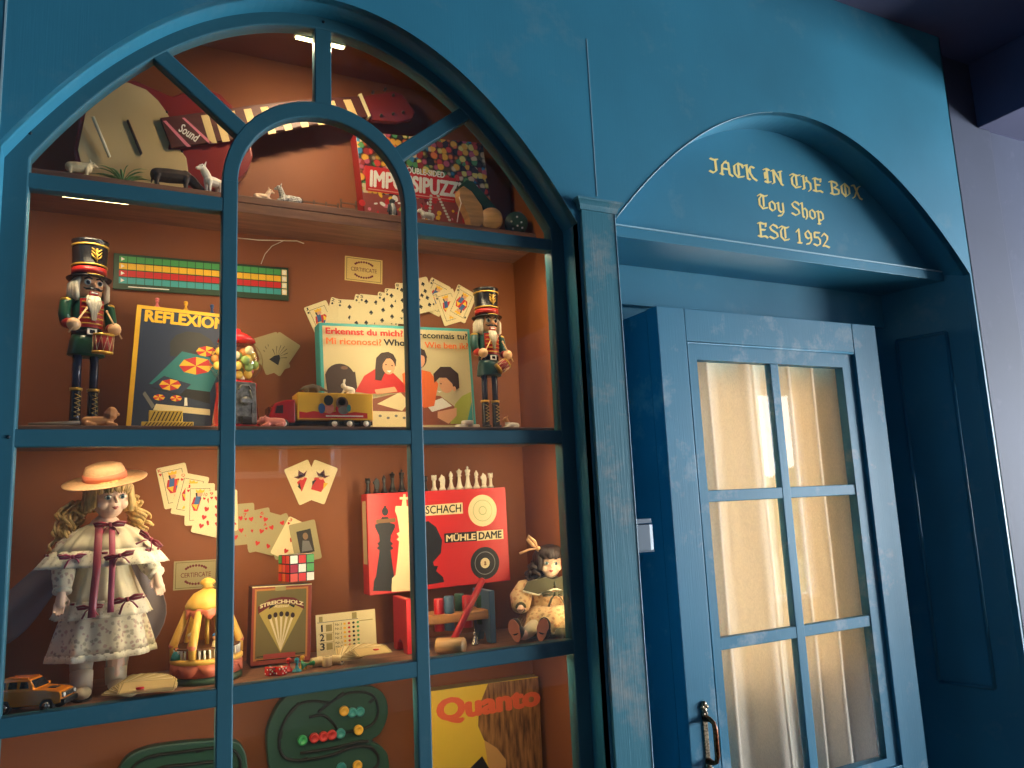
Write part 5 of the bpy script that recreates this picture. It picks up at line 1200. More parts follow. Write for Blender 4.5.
FLOR = print_fabric('floral cotton', (236, 226, 200), [(168, 120, 110), (150, 140, 110), (190, 140, 130), (140, 120, 110)], 98, .42, .6)
SATIN = mat('cream satin', (232, 220, 184), .35, sheen=.3); LACE = print_fabric('cream lace', (240, 232, 208), [(178, 164, 134), (196, 184, 152)], 150, .3, .6); RIB = mat('burgundy ribbon', (140, 26, 54), .35, sheen=.4); RIBP = mat('rose ribbon', (170, 60, 92), .35, sheen=.4)
STOCK = mat('grey stocking', (206, 196, 180), .8); BOOT = mat('ivory boot', (222, 208, 184), .45)
STRAW = mat('pale straw', (236, 186, 140), .65, bump=.5, nscale=160, noise=.14, stretch=(1, 1, 6)); HATB = mat('coral hat band', (222, 128, 96), .5)
def bow(parent, p, s, m, rot=0, tails=(.9, .7)):
    b = MB(); M = Matrix.Translation(Vector(p)) @ Matrix.Rotation(rot, 4, 'Y')
    for sx in (-1, 1): b.tube([(0, 0, 0), (sx*.5*s, -.12*s, .16*s), (sx*1.0*s, 0, .1*s), (sx*.9*s, .02*s, -.08*s), (sx*.4*s, -.02*s, -.08*s), (0, 0, 0)], [.1*s, .2*s, .16*s, .16*s, .18*s, .1*s], m, 6, M, .6)
    for sx, tl in zip((-1, 1), tails): b.tube([(0, -.04*s, 0), (sx*.35*s, -.12*s, -.4*s*tl), (sx*.6*s, -.1*s, -1.0*s*tl)], [.08*s, .18*s, .2*s], m, 6, M, .3)
    b.ell((0, -.08*s, 0), .16*s, m, None, 8, 6) if False else b.tube([(0, -.14*s, .14*s), (0, -.18*s, 0), (0, -.14*s, -.14*s)], .13*s, m, 6, M)
    return b.build('bow', parent)
def hand_shapes(w, d, side, s=1):
    """palm and five fingers hanging from wrist w along d; thumb leaves the side of the palm"""
    w = Vector(w); d = Vector(d).normalized(); a = Vector((1, 0, 0))-d*d.x; a.normalize(); n = d.cross(a)
    o = [('c', [w, w+d*.010*s, w+d*.02*s], [.0068*s, .0085*s, .0085*s])]
    for k, L in enumerate((.018, .021, .020, .0155)):
        p = w+d*.022*s+a*(k-1.5)*.0048*s*side; o.append(('c', [p, p+d*L*.55*s+n*.001*s, p+d*L*s+n*.005*s], [.0026*s, .0024*s, .0018*s]))
    p = w+d*.009*s-a*.0075*s*side; o.append(('c', [p, p-a*.0055*s*side+d*.006*s, p-a*.006*s*side+d*.014*s], [.0032*s, .0028*s, .002*s])); return o
def doll_face(parent, c, r, yaw, tilt, eyec, lipc):
    """painted features on a head at c of radius r facing -y turned by yaw"""
    Rm = Matrix.Translation(Vector(c)) @ Matrix.Rotation(yaw, 4, 'Z') @ Matrix.Rotation(tilt, 4, 'Y')
    def P_(x, z, o=0):
        y = -math.sqrt(max(.05, 1-(x/.86)**2-(z/1.12)**2))*.96; return (x*r, (y-o)*r, z*r)
    for sx in (-1, 1):
        b = MB(); p = Vector(P_(sx*.34, .02, -.05)); M = Rm
        b.ell(M @ p, (.175*r, .09*r, .115*r), WHT, M.to_3x3().normalized(), 12, 8); b.ell(M @ (p+Vector((0, -.05*r, -.005*r))), (.105*r, .055*r, .105*r), eyec, M.to_3x3().normalized(), 12, 8); b.ell(M @ (p+Vector((0, -.092*r, -.005*r))), (.05*r, .022*r, .053*r), BLK, M.to_3x3().normalized(), 10, 6); e = b.build('eye', parent)
        b = MB(); b.tube([M @ Vector(P_(sx*.18, .08, .03)), M @ Vector(P_(sx*.34, .145, .035)), M @ Vector(P_(sx*.5, .07, .03))], .017*r, HAIRB, 6); b.build('eyelash', e)
        b = MB(); b.tube([M @ Vector(P_(sx*.16, .27, .0)), M @ Vector(P_(sx*.34, .33, .0)), M @ Vector(P_(sx*.52, .25, .0))], .015*r, mat('brown brow', (130, 90, 60), .6), 6); b.build('eyebrow', parent)
        b = MB(); b.ell(M @ Vector(P_(sx*.5, -.32, -.14)), (.2*r, .15*r, .16*r), mat('porcelain blush', (236, 168, 144), .4), M.to_3x3().normalized(), 12, 8); b.build('cheek', parent)
    b = MB(); b.tube([Rm @ Vector(P_(-.15, -.49, .02)), Rm @ Vector(P_(-.06, -.465, .05)), Rm @ Vector(P_(0, -.485, .05)), Rm @ Vector(P_(.06, -.465, .05)), Rm @ Vector(P_(.15, -.49, .02))], [.018*r, .034*r, .03*r, .034*r, .018*r], lipc, 8); b.tube([Rm @ Vector(P_(-.1, -.53, .03)), Rm @ Vector(P_(0, -.56, .05)), Rm @ Vector(P_(.1, -.53, .03))], [.02*r, .04*r, .02*r], lipc, 8); b.build('lips', parent)
def head_shapes(c, r, yaw):
    c = Vector(c); Rz = Matrix.Rotation(yaw, 3, 'Z'); q = lambda x, y, z: c+Rz @ Vector((x*r, y*r, z*r))
    return [('e', q(0, .05, .12), (.88*r, .93*r, .98*r)), ('e', q(0, -.12, -.35), (.66*r, .72*r, .68*r), Rz), ('e', q(0, -.52, -.66), (.2*r, .2*r, .16*r)), ('c', [q(0, -.9, .02), q(0, -1.06, -.2)], [.06*r, .11*r]), ('e', q(.45, -.5, -.3), .3*r), ('e', q(-.45, -.5, -.3), .3*r), ('e', q(.86, .05, -.08), (.1*r, .16*r, .22*r)), ('e', q(-.86, .05, -.08), (.1*r, .16*r, .22*r))]
LIP = mat('doll lip paint', (190, 70, 66), .35)

# ---- the large doll
yD = .16; D0 = on(104, 688, ZL); D0 = Vector((at(103, 600, yD).x, yD, ZL+.0004)); SD = (at(103, 462, yD).z-ZL)/.485
doll = thing('doll', 'large blond porcelain doll in straw hat and floral dress with burgundy ribbons', 'doll', D0, (0, 0, R_(6)), scale=SD)
HR = .043; HC = (.004, -.008, .405); YAWH = R_(14)
sh = head_shapes(HC, HR, YAWH)+[('c', [(.002, 0, .375), (0, .002, .34)], [.0155, .0165]), ('c', [(0, .004, .335), (0, .006, .28), (0, .004, .21)], [.036, .044, .05])]
for sx, el, wr in ((-1, (-.076, -.012, .262), (-.079, -.036, .214)), (1, (.079, -.012, .268), (.099, -.042, .236))):
    sh.append(('c', [(sx*.04, .004, .328), (sx*.064, .0, .305), el, wr], [.017, .0155, .0125, .0085]))
    sh += hand_shapes(wr, (sx*.16, -.35, -1), sx, 1.15)
    sh.append(('c', [(sx*.026, 0, .21), (sx*.032, 0, .12), (sx*.032-.003, -.008, .045), (sx*.032-.003, -.012, .02)], [.03, .024, .018, .016]))
bd = blob('body', sh, PORC, doll, voxel=.0017, smooth=3)
doll_face(bd, HC, HR, YAWH, R_(-3), ink('doll blue iris', (76, 120, 140)), LIP)
rr = random.Random(5)
b = MB(); Rz = Matrix.Rotation(YAWH, 3, 'Z')
def hp(x, y, z): return Vector(HC)+Rz @ Vector((x*HR, y*HR, z*HR))
for k in range(88):                                   # cap of hair and wispy fringe
    a = R_(-180+360*k/88); f = abs(a) < R_(60); u = rr.uniform(-1, 1); v = rr.uniform(-1, 1)
    x, y = math.sin(a), -math.cos(a); e = .30-.13*abs(a)+.07*u if f else -.6+.12*u; w = 1+.05*v
    b.tube([hp(.25*x, .25*y+.06, 1.1), hp(.8*x*w, .8*y*w+.06, .82), hp(1.0*x*w, 1.0*y*w+.04, .55), hp((.93 if f else 1.08)*x*w+.06*u, (1.01 if f else 1.08)*y*w, e)], [.14*HR, .15*HR, .13*HR, .03*HR if f else .11*HR], BLOND, 6)
def curl(p, L, r, turns, w, dx=0):
    pts = []; n = int(turns*9)
    for i in range(n+1):
        s = i/n; a = 2*PI*turns*s; pts.append(Vector(p)+Vector((dx*s+r*(1-.3*s)*math.cos(a), r*(1-.3*s)*math.sin(a), -L*s)))
    b.tube(pts, [w*(1-.35*i/n) for i in range(n+1)], BLOND, 6)
for k in range(54):                                   # loose frizzy ringlets either side
    left = k < 34
    if left: x0, z0 = rr.uniform(-.082, -.046), rr.uniform(.355, .405); L = rr.uniform(.06, .11); dx = rr.uniform(-.035, .0)
    else: x0, z0 = rr.uniform(.046, .062), rr.uniform(.37, .41); L = rr.uniform(.035, .06); dx = rr.uniform(.012, .04)
    curl((x0, rr.uniform(-.005, .04), z0), L, rr.uniform(.007, .013), rr.uniform(1.2, 2.4), rr.uniform(.0028, .0048), dx)
b.build('hair', doll)
HM = Matrix.Translation(hp(-.16, .12, .92)) @ Matrix.Rotation(R_(-9), 4, 'Y') @ Matrix.Rotation(R_(15), 4, 'X') @ Matrix.Scale(.84, 4)
b = MB(); n = 40
prof = [(.0, .044), (.03, .0435), (.043, .038), (.048, .027), (.05, .006), (.052, .002), (.06, .0), (.075, -.002), (.09, -.003), (.098, -.001), (.099, .001), (.09, .0), (.06, .003), (.048, .004), (.046, .026), (.03, .040), (0, .041)]
b.lathe(prof, STRAW, n, HM, wav=lambda a, i: 1+(.03*math.sin(2*a+.8) if 6 < i < 12 else 0)); ht = b.build('straw_hat', doll)
b = MB(); b.lathe([(.0515, .005), (.0528, .0045), (.0515, .02), (.0497, .0205)], HATB, n, HM); b.build('hat_band', ht)
# clothes
wv = lambda m_, k, ph=0: (lambda a, i: 1+k*min(1, i/2)*math.sin(m_*a+ph)+k*.5*min(1, i/2)*math.sin(m_*1.7*a+1))
b = MB(); b.lathe([(.02, .352), (.03, .349), (.047, .338), (.068, .314), (.081, .294)], SATIN, 96, None, 1.24, .78, wav=wv(16, .035)); cp_ = b.build('collar_cape', doll); cp_.modifiers.new('s', 'SOLIDIFY').thickness = .0012
b = MB(); b.lathe([(.0805, .296), (.09, .284), (.098, .27), (.102, .262)], LACE, 128, None, 1.24, .8, wav=lambda a, i: 1+.045*math.sin(22*a)*(i+1)/4); lc = b.build('lace_trim', cp_); lc.modifiers.new('s', 'SOLIDIFY').thickness = .0008
b = MB(); b.lathe([(.042, .31), (.046, .27), (.058, .235), (.071, .205), (.079, .188)], SATIN, 96, None, 1.0, .78, wav=wv(11, .05, 1)); ds = b.build('dress', doll)
b = MB(); b.lathe([(.0785, .192), (.086, .178), (.091, .164), (.094, .157)], LACE, 128, None, 1.0, .78, wav=lambda a, i: 1+.05*math.sin(18*a)*(i+1)/4+.03*math.sin(11*a+1)); lc = b.build('lace_trim', ds); lc.modifiers.new('s', 'SOLIDIFY').thickness = .0008
b = MB(); b.lathe([(.062, .205), (.076, .17), (.087, .13), (.096, .1), (.099, .086)], FLOR, 128, None, 1.0, .78, wav=wv(9, .05, 2)); sk = b.build('skirt', doll); sk.modifiers.new('s', 'SOLIDIFY').thickness = .001
b = MB(); b.lathe([(.099, .088), (.1005, .081), (.1015, .074)], LACE, 128, None, 1.0, .78, wav=lambda a, i: 1+.05*math.sin(9*a+2)+.025*math.sin(15.3*a+1)+.015*math.sin(40*a)); b.build('hem_lace', sk)
for sx, el, wr in ((-1, Vector((-.076, -.012, .262)), Vector((-.079, -.036, .216))), (1, Vector((.079, -.012, .268)), Vector((.098, -.041, .238)))):
    b = MB(); b.tube([(sx*.045, .003, .325), (sx*.07, -.002, .30), el+Vector((0, 0, .012)), el+(wr-el)*.45, wr], [.022, .026, .024, .021, .0155], FLOR, 16); b.build('sleeve', doll)
    b = MB(); d = (wr-el).normalized(); b.tube([wr-d*.006, wr-d*.001, wr+d*.003], [.0165, .0185, .0175], LACE, 16); b.build('cuff', doll)
    fy = -.06 if sx < 0 else -.004
    b = MB(); b.tube([(sx*.034, 0, .10), (sx*.034-.003, fy*.15, .055), (sx*.033-.004, fy*.3, .03)], [.0255, .0215, .0195], STOCK, 16); b.build('stocking', doll)
    b = MB(); b.tube([(sx*.033-.004, -.002+fy*.3, .048), (sx*.033-.004, -.004+fy*.4, .03), (sx*.033-.004, -.008+fy*.5, .014)], [.022, .021, .02], BOOT, 16); b.ell((sx*.034-.004, -.024+fy*.5, .013), (.0185, .036, .0128), BOOT); b.build('boot', doll)
    b = MB(); b.prism([(sx*.034-.004+.0195*math.cos(2*PI*k/20), -.02+fy*.5+.037*math.sin(2*PI*k/20)) for k in range(20)], 0, .003, mat('dark boot sole', (70, 56, 44), .6), M=Matrix.Rotation(R_(90), 4, 'X') @ Matrix.Scale(-1, 4, (0, 1, 0)) if False else Matrix(((1, 0, 0, 0), (0, 0, 1, 0), (0, 1, 0, 0), (0, 0, 0, 1)))); b.build('boot_sole', doll)
for x0, x1, m, z1 in ((-.016, -.028, RIB, .163), (.008, .006, RIBP, .17)):
    b = MB(); w = .0075 if m is RIB else .006
    pts = [(x0+(x1-x0)*s, -.042-.05*min(1, s*2.0)-.003*math.sin(s*7), .345-(.345-z1)*s) for s in [i/10 for i in range(11)]]
    vs = []
    for p in pts: vs += [(p[0]-w, p[1], p[2]), (p[0]+w, p[1]-.001, p[2])]
    b.add(vs, [(2*i, 2*i+1, 2*i+3, 2*i+2) for i in range(10)], m, True); o = b.build('ribbon', doll); o.modifiers.new('s', 'SOLIDIFY').thickness = .0008
bow(doll, (.004, -.042, .348), .03, RIB); bow(doll, (-.064, -.062, .286), .025, RIBP); bow(doll, (.02, -.083, .283), .028, RIB, R_(-10)); bow(doll, (.084, -.045, .312), .028, RIB, R_(40)); bow(doll, (-.03, -.078, .183), .024, RIB); bow(doll, (.038, -.076, .192), .03, RIB, R_(-8))
for z, r, n in ((.290, .086, 30), (.189, .081, 26)):
    b = MB()
    for k in range(n):
        a = 2*PI*k/n
        if k % 2 == 0: q = 1.25 if z > .2 else 1.0; b.tube([(q*r*1.035*math.cos(a), r*.82*math.sin(a), z), (q*r*1.035*math.cos(a+.1), r*.82*math.sin(a+.1), z)], .0024, RIB, 5)
    b.build('ribbon_insertion', cp_ if z > .2 else ds)
VEIL = mat('grey satin lining', (120, 112, 120), .5, sheen=.3)
Di = (Matrix.Translation(D0) @ Matrix.Rotation(R_(6), 4, 'Z') @ Matrix.Scale(SD, 4)).inverted()
def drape(rows, y, amp):
    b = MB(); n = 16; vs = []
    for j, (p, q) in enumerate(rows):
        for i in range(n+1):
            s = i/n; w = at(p[0]+(q[0]-p[0])*s, p[1]+(q[1]-p[1])*s, y+amp*math.sin(s*9+j*.5)*(.3+.7*j/len(rows))); vs.append(tuple(Di @ w))
    b.add(vs, [(j*(n+1)+i, j*(n+1)+i+1, (j+1)*(n+1)+i+1, (j+1)*(n+1)+i) for j in range(len(rows)-1) for i in range(n)], VEIL, True); o = b.build('cape', doll, subd=1); o.modifiers.new('s', 'SOLIDIFY').thickness = .0012
drape([((60, 548), (62, 580)), ((46, 558), (54, 594)), ((28, 574), (42, 610)), ((12, 588), (28, 630)), ((2, 598), (6, 646))], .21, .006)
drape([((128, 545), (146, 560)), ((130, 570), (160, 585)), ((132, 590), (168, 604)), ((134, 612), (166, 624)), ((136, 634), (152, 645))], .215, .006)

# ---- seated doll
yS = .165; S0 = Vector((at(551, 600, yS).x, yS, ZL+.0004)); SS = (at(545, 545, yS).z-ZL)/.2
sd = thing('doll', 'seated doll with dark curls, olive collar and pale floral dress', 'doll', S0, (0, 0, R_(-16)), scale=SS*1.04)
HR2 = .031; HC2 = (.0, -.012, .152); YW2 = R_(-8)
BEIGE = print_fabric('beige floral print', (224, 190, 140), [(176, 96, 70), (190, 120, 80), (150, 110, 70)], 110, .42, .6); OLV = mat('olive velvet', (74, 72, 44), .7, sheen=.4); SOLE = mat('terracotta shoe sole', (214, 130, 96), .6); SHOE = mat('black doll shoe', (30, 28, 28), .35)
sh = head_shapes(HC2, HR2, YW2)+[('c', [(0, -.006, .13), (0, 0, .1)], [.0125, .013]), ('c', [(0, .002, .1), (0, .006, .06), (0, .008, .04)], [.027, .031, .034])]
for sx in (-1, 1):
    el, wr = Vector((sx*.074, -.02, .07)), Vector((sx*.082, -.06, .064))
    sh.append(('c', [(sx*.036, 0, .104), (sx*.058, -.004, .092), el, wr], [.013, .012, .009, .0065])); sh += hand_shapes(wr, (sx*.25, -1, -.05), sx, .85)
    sh.append(('c', [(sx*.018, 0, .026), (-.02+sx*.02, -.045, .026), (-.05+sx*.021, -.085, .018), (-.068+sx*.021, -.108, .016)], [.021, .017, .0125, .0105]))
bd = blob('body', sh, PORC, sd, voxel=.0013, smooth=3); doll_face(bd, HC2, HR2, YW2, R_(4), ink('doll blue iris'), LIP)
b = MB(); rr = random.Random(8); hp2 = lambda x, y, z: Vector(HC2)+Vector((x*HR2, y*HR2, z*HR2))
for k in range(30):
    a = R_(-180+360*k/30); f = abs(a) < R_(50); x, y = math.sin(a), -math.cos(a)
    b.tube([hp2(.15*x, .15*y+.05, 1.15), hp2(.75*x, .75*y+.05, .92), hp2(1.02*x, 1.02*y+.03, .55), hp2((.94 if f else 1.1)*x, (1.02 if f else 1.1)*y, (.42 if f else -.4)+rr.uniform(-.1, .1))], [.22*HR2, .3*HR2, .28*HR2, .1*HR2 if f else .25*HR2], DARKH, 6)
for k in range(26):
    a = R_(60+240*k/25); x, y = math.sin(a), -math.cos(a); p = hp2(1.12*x, 1.05*y+.1, .35-.75*rr.random()); L = rr.uniform(.022, .045); pts = []
    for i in range(15): s = i/14; q = 2*PI*1.7*s; pts.append(p+Vector((x*.016*s+.0075*math.cos(q), y*.01*s+.0075*math.sin(q), -L*s)))
    b.tube(pts, [.0062*(1-.4*i/14) for i in range(15)], DARKH, 6)
hr = b.build('hair', sd); bw = bow(sd, (-.03, -.02, .186), .034, mat('beige satin ribbon', (216, 170, 122), .5, sheen=.3), R_(50), (1.1, .5))
b = MB(); b.lathe([(.032, .108), (.036, .085), (.037, .062), (.036, .05)], BEIGE, 48, None, 1.35, .95, wav=wv(7, .03)); dr2 = b.build('bodice', sd)
b = MB(); b.lathe([(.036, .062), (.05, .057), (.066, .046), (.077, .03), (.081, .014)], BEIGE, 72, Matrix.Translation((-.004, -.022, 0)), 1.0, 1.0, wav=wv(9, .05)); b.build('skirt', sd)
b = MB(); b.lathe([(.078, .022), (.086, .013), (.09, .004)], OLV, 72, Matrix.Translation((-.004, -.022, 0)), 1.0, 1.0, wav=lambda a, i: 1+.045*math.sin(18*a)); b.build('pleated_hem', sd)
b = MB(); b.lathe([(.0815, .016), (.084, .0145), (.0835, .0115)], LACE, 72, Matrix.Translation((-.004, -.022, 0)), wav=lambda a, i: 1+.05*math.sin(9*a)+.02*math.sin(30*a)); b.build('hem_lace', sd)
b = MB()
for sx in (-1, 1): b.prism([(0, .118), (sx*.02, .124), (sx*.06, .117), (sx*.072, .098), (sx*.038, .088), (sx*.004, .098)], -.041, -.0375, OLV)
b.lathe([(.016, .122), (.03, .117), (.05, .105)], OLV, 32, None, 1.35, .8); cl = b.build('collar', sd)
b = MB(); b.tube([(-.072, -.043, .0975), (-.038, -.043, .087), (-.003, -.043, .097), (.003, -.043, .097), (.038, -.043, .087), (.072, -.043, .0975)], .0022, LACE, 6); b.build('collar_lace', cl); bow(sd, (0, -.046, .088), .03, OLV)
for sx in (-1, 1):
    el, wr = Vector((sx*.074, -.02, .07)), Vector((sx*.0805, -.054, .0648))
    b = MB(); b.tube([(sx*.036, 0, .106), (sx*.058, -.004, .098), (sx*.073, -.016, .08), el+(wr-el)*.5, wr], [.016, .023, .025, .021, .011], BEIGE, 16); b.build('sleeve', sd)
    b = MB(); b.tube([el+(wr-el)*.72, wr+(wr-el)*.08], [.0125, .0115], OLV, 14); b.build('cuff', sd)
    b = MB(); b.tube([(-.034+sx*.0205, -.064, .024), (-.052+sx*.021, -.087, .0185), (-.066+sx*.021, -.105, .0165)], [.0165, .014, .0125], mat('cream doll sock', (226, 214, 186), .8), 14); b.build('sock', sd)
    A = Matrix.Translation((-.072+sx*.022, -.113-.004*sx, .0035)) @ Matrix.Rotation(R_(-30), 4, 'Z') @ Matrix.Rotation(R_(sx*16), 4, 'Y')
    b = MB(); b.tube([(0, .006, .016), (0, -.004, .019), (0, -.01, .026)], [.0145, .0148, .0135], SHOE, 14, A); b.ell(A @ Vector((0, -.007, .031)), (.0135, .011, .018), SHOE); b.build('shoe', sd)
    b = MB(); pr = [(.0125*math.cos(2*PI*k/24)*(1 if math.sin(2*PI*k/24) > 0 else .82), .0245+.0235*math.sin(2*PI*k/24)) for k in range(24)]; b.prism(pr, -.0185, -.0155, SOLE, M=A); b.build('shoe_sole', sd)

# ---- orange off-road toy car
CO = mat('orange car enamel', (236, 136, 30), .25, coat=.6); CG = mat('dark car glass', (30, 30, 34), .08); CH = mat('toy chrome', (200, 196, 186), .2, .9); CBK = mat('black car trim', (28, 27, 27), .5)
cf = Vector(on(50, 708, ZL)); ang = R_(-24); c0 = Vector((at(33, 700, .07).x, .072, ZL+.0004)); t = thing('toy_car', 'orange toy off-road car beside the large doll boots', 'toy car', c0, (0, 0, ang), scale=.8)
b = MB(); b.prism([(-.068, .016), (-.066, .046), (-.05, .047), (.0, .047), (.03, .046), (.066, .041), (.07, .034), (.07, .018), (.056, .016), (.05, .026), (.034, .026), (.028, .014), (-.03, .014), (-.036, .026), (-.052, .026), (-.058, .016)], -.028, .028, CO); cb_ = b.build('body', t, bevel=.002)
b = MB(); vs = [(-.066, -.027, .046), (.018, -.027, .046), (.018, .027, .046), (-.066, .027, .046), (-.062, -.023, .066), (.004, -.023, .066), (.004, .023, .066), (-.062, .023, .066)]
b.add(vs, [(0, 1, 5, 4), (1, 2, 6, 5), (2, 3, 7, 6), (3, 0, 4, 7), (4, 5, 6, 7)], CO); b.build('cabin', t, bevel=.002)
def cw(pts, nm='window'): b = MB(); b.add(pts, [tuple(range(len(pts)))], CG); b.build(nm, t, fix=False)
for sy in (-1, 1):
    for (xa, xb) in ((-.058, -.042), (-.037, -.019), (-.014, .005)):
        s = lambda x, z: (x, sy*(.0275-(z-.046)*.2+.0004), z); q = [s(xa, .0495), s(xb, .0495), s(xb-.001 if xb < 0 else xb-.004, .0622), s(xa+.001, .0622)]; cw(q if sy < 0 else q[::-1])
cw([(.0176, -.0245, .0492), (.0176, .0245, .0492), (.0066, .0215, .0635), (.0066, -.0215, .0635)], 'windscreen')
b = MB(); b.bx(.0695, .073, -.025, .025, .028, .038, CH)
for k in range(7): b.bx(.0725, .0738, -.0165+.005*k-.0012, -.0165+.005*k+.0012, .029, .037, CBK)
b.build('grille', t, bevel=.0005); b = MB(); b.bx(.066, .078, -.027, .027, .015, .025, CBK); b.build('bumper', t, bevel=.0015)
b = MB(); b.bx(.03, .05, -.009, .009, .0445, .0458, CBK); b.build('hood_vent', t)
for sy in (-1, 1):
    b = MB(); b.tube([(.0732, sy*.021, .033), (.0745, sy*.021, .033)], .0042, WHT, 12); b.build('headlamp', t)
    b = MB(); b.bx(.012, .016, sy*.027, sy*.034, .047, .053, CO); b.build('mirror', t)
    b = MB(); b.bx(-.05, .0, sy*.02-.001, sy*.02+.001, .066, .069, CO); b.build('roof_rail', t)
    for x in (-.044, .042):
        b = MB(); b.tube([(x, sy*.018, .0135), (x, sy*.03, .0135)], .0135, TY, 22); w_ = b.build('wheel', t, bevel=.0012); b = MB(); b.tube([(x, sy*.027, .0135), (x, sy*.0306, .0135)], .0078, CH, 16)
        for k in range(6): a = k*PI/3; b.ell((x+.0045*math.cos(a), sy*.0308, .0135+.0045*math.sin(a)), .0014, CBK, None, 6, 4)
        b.build('hub', w_)

# ---- cards fanned flat on the shelf
def flat_fan(px, py, a0, a1, n, label, group, tilt, sc=1.0):
    c = on(px, py, ZL+.003); protos_ = {}; proto = None
    for k in range(n):
        a = R_(a0+(a1-a0)*k/(n-1)); M = Matrix.Translation(c) @ Matrix.Rotation(R_(tilt), 4, 'X') @ Matrix.Rotation(a, 4, 'Z') @ Matrix.Rotation(R_(0), 4, 'X') @ Matrix.Translation((CHT*sc*.62, 0, .0022+.0021*(n-k))) @ Matrix.Rotation(R_(-3.5), 4, 'X')
        proto = protos_.get(k % 2)
        if proto is None:
            b = MB(); b.prism(rrect(CHT*sc, CWD*sc, .004), 0, .0005, CARD if k % 2 else mat('darker playing card stock', (214, 186, 128), .6), M=Matrix(((1, 0, 0, 0), (0, 0, 1, 0), (0, 1, 0, 0), (0, 0, 0, 1))));  # every other card darker so the cards stand apart
            w, h = CHT*sc/2-.002, CWD*sc/2-.002
            for (u0, v0, u1, v1) in ((-w, -h, w, -h+.0011), (-w, h-.0011, w, h), (-w, -h, -w+.0011, h), (w-.0011, -h, w, h)): b.add([(u0, v0, .0007), (u1, v0, .0007), (u1, v1, .0007), (u0, v1, .0007)], [(0, 1, 2, 3)], ink('card edge brown', (120, 98, 60)))
            o = protos_[k % 2] = b.build('playing_card', fix=False)
        else: o = proto.copy(); COL.objects.link(o)
        o.matrix_world = M; tag(o, label, 'playing card', group)
    return c
flat_fan(112, 701.5, -8, 56, 9, 'cream playing card in the fan lying flat beside the large doll boots', 'cards fanned flat by the doll boots', 13, 1.0)
flat_fan(350, 664, 0, 80, 9, 'cream playing card in the loose fan lying flat before the red bench leg', 'cards fanned flat before the hammer bench', 13, .8)
for (px, py, lab) in ((140, 689, 'small red token lying on the card fan beside the doll boots'), (376, 650.5, 'small red token lying on the card fan before the hammer bench')):
    p = on(px, py, ZL+.0225); b = MB(); b.lathe([(0, 0), (.006, 0), (.0068, .0015), (.006, .003), (0, .0035)], PMAT['red'], 18); o = b.build('game_token'); o.location = (p.x, p.y, ZL+.0225); tag(o, lab, 'game piece', 'red tokens on the card fans')

# ---- carousel music box
yC = .15; cx_ = at(207, 640, yC).x; zc_ = lambda py: at(207, py, yC).z-ZL; kx = (at(245, 640, yC).x-at(169, 640, yC).x)/2
t = thing('music_carousel', 'small painted carousel with yellow roof and scalloped pink trim behind the window bar', 'music box', (cx_, yC, ZL+.0004)); CY, CP, CGN = mat('carousel yellow', (236, 184, 84), .4), mat('carousel coral', (226, 122, 92), .4), mat('carousel green base', (70, 100, 76), .4)
z1, z2, z3, z4, z5, z6 = zc_(672), zc_(662), zc_(647), zc_(610), zc_(594), zc_(580); r0 = kx*.93; z4 = max(z4, .1)
b = MB(); b.lathe([(0, 0), (r0*1.0, 0), (r0*1.02, .006), (r0*.96, z1*1.0), (0, z1)], CGN, 32); b.build('base', t)
b = MB(); b.lathe([(0, z1), (r0*.98, z1), (r0*.98, z2+.006), (r0*.9, z2+.008), (0, z2+.008)], CP, 32); pf = b.build('platform', t)
def scallop(name, r, zt, h, n, m, par):
    b = MB(); vs, fs = [], []; N_ = n*8
    for k in range(N_+1):
        a = 2*PI*k/N_; s = abs(math.sin(a*n/2)); vs += [(r*math.cos(a), r*math.sin(a), zt), (r*1.03*math.cos(a), r*1.03*math.sin(a), zt-h*(.35+.65*s))]
    b.add(vs, [(2*k, 2*k+1, 2*k+3, 2*k+2) for k in range(N_)], m, True); o = b.build(name, par); o.modifiers.new('s', 'SOLIDIFY').thickness = .002; return o
scallop('skirt', r0*1.0, z2+.006, .024, 10, CP, pf); b = MB(); b.lathe([(r0*.99, z2+.004), (r0*1.03, z2+.006), (r0*1.03, z2+.012), (r0*.97, z2+.014)], CY, 32); b.build('platform_rim', pf)
zf = z2+.014
for k in range(6):
    a = 2*PI*k/6+R_(0); c, s_ = math.cos(a), math.sin(a); b = MB(); b.tube([(r0*.93*c, r0*.93*s_, zf), (r0*.93*c, r0*.93*s_, z3+.01), (r0*.56*c, r0*.56*s_, z4)], [.0068, .0078, .0068], CY, 8); po_ = b.build('post', t); b = MB(); b.tube([(r0*.97*c, r0*.97*s_, z3+.008), (r0*.6*c, r0*.6*s_, z4)], [.004, .0035], CP, 6); b.ell((r0*.95*c, r0*.95*s_, z3+.008), .0075, CP, None, 8, 6); b.build('swag', po_)
for k in range(40):
    a = 2*PI*k/40; b = MB(); b.tube([(r0*.92*math.cos(a), r0*.92*math.sin(a), zf), (r0*.92*math.cos(a), r0*.92*math.sin(a), zf+.016)], .0022, WHT, 6); b.build('baluster', t)
b = MB(); b.lathe([(r0*.9, zf+.016), (r0*.94, zf+.016), (r0*.94, zf+.019), (r0*.9, zf+.019)], mat('carousel brown rail', (96, 56, 36), .5), 40); b.build('rail', t)
scallop('valance', r0*.62, z4+.006, .02, 10, CP, t)
b = MB(); b.lathe([(0, z4+.004), (r0*.62, z4+.004), (r0*.64, z4+.01), (r0*.56, z4+.02), (r0*.4, z5+.002), (r0*.2, z5+.008), (r0*.1, z5+.012), (0, z5+.012)], CY, 32, wav=lambda a, i: 1+.02*math.sin(10*a)); rf = b.build('roof', t)
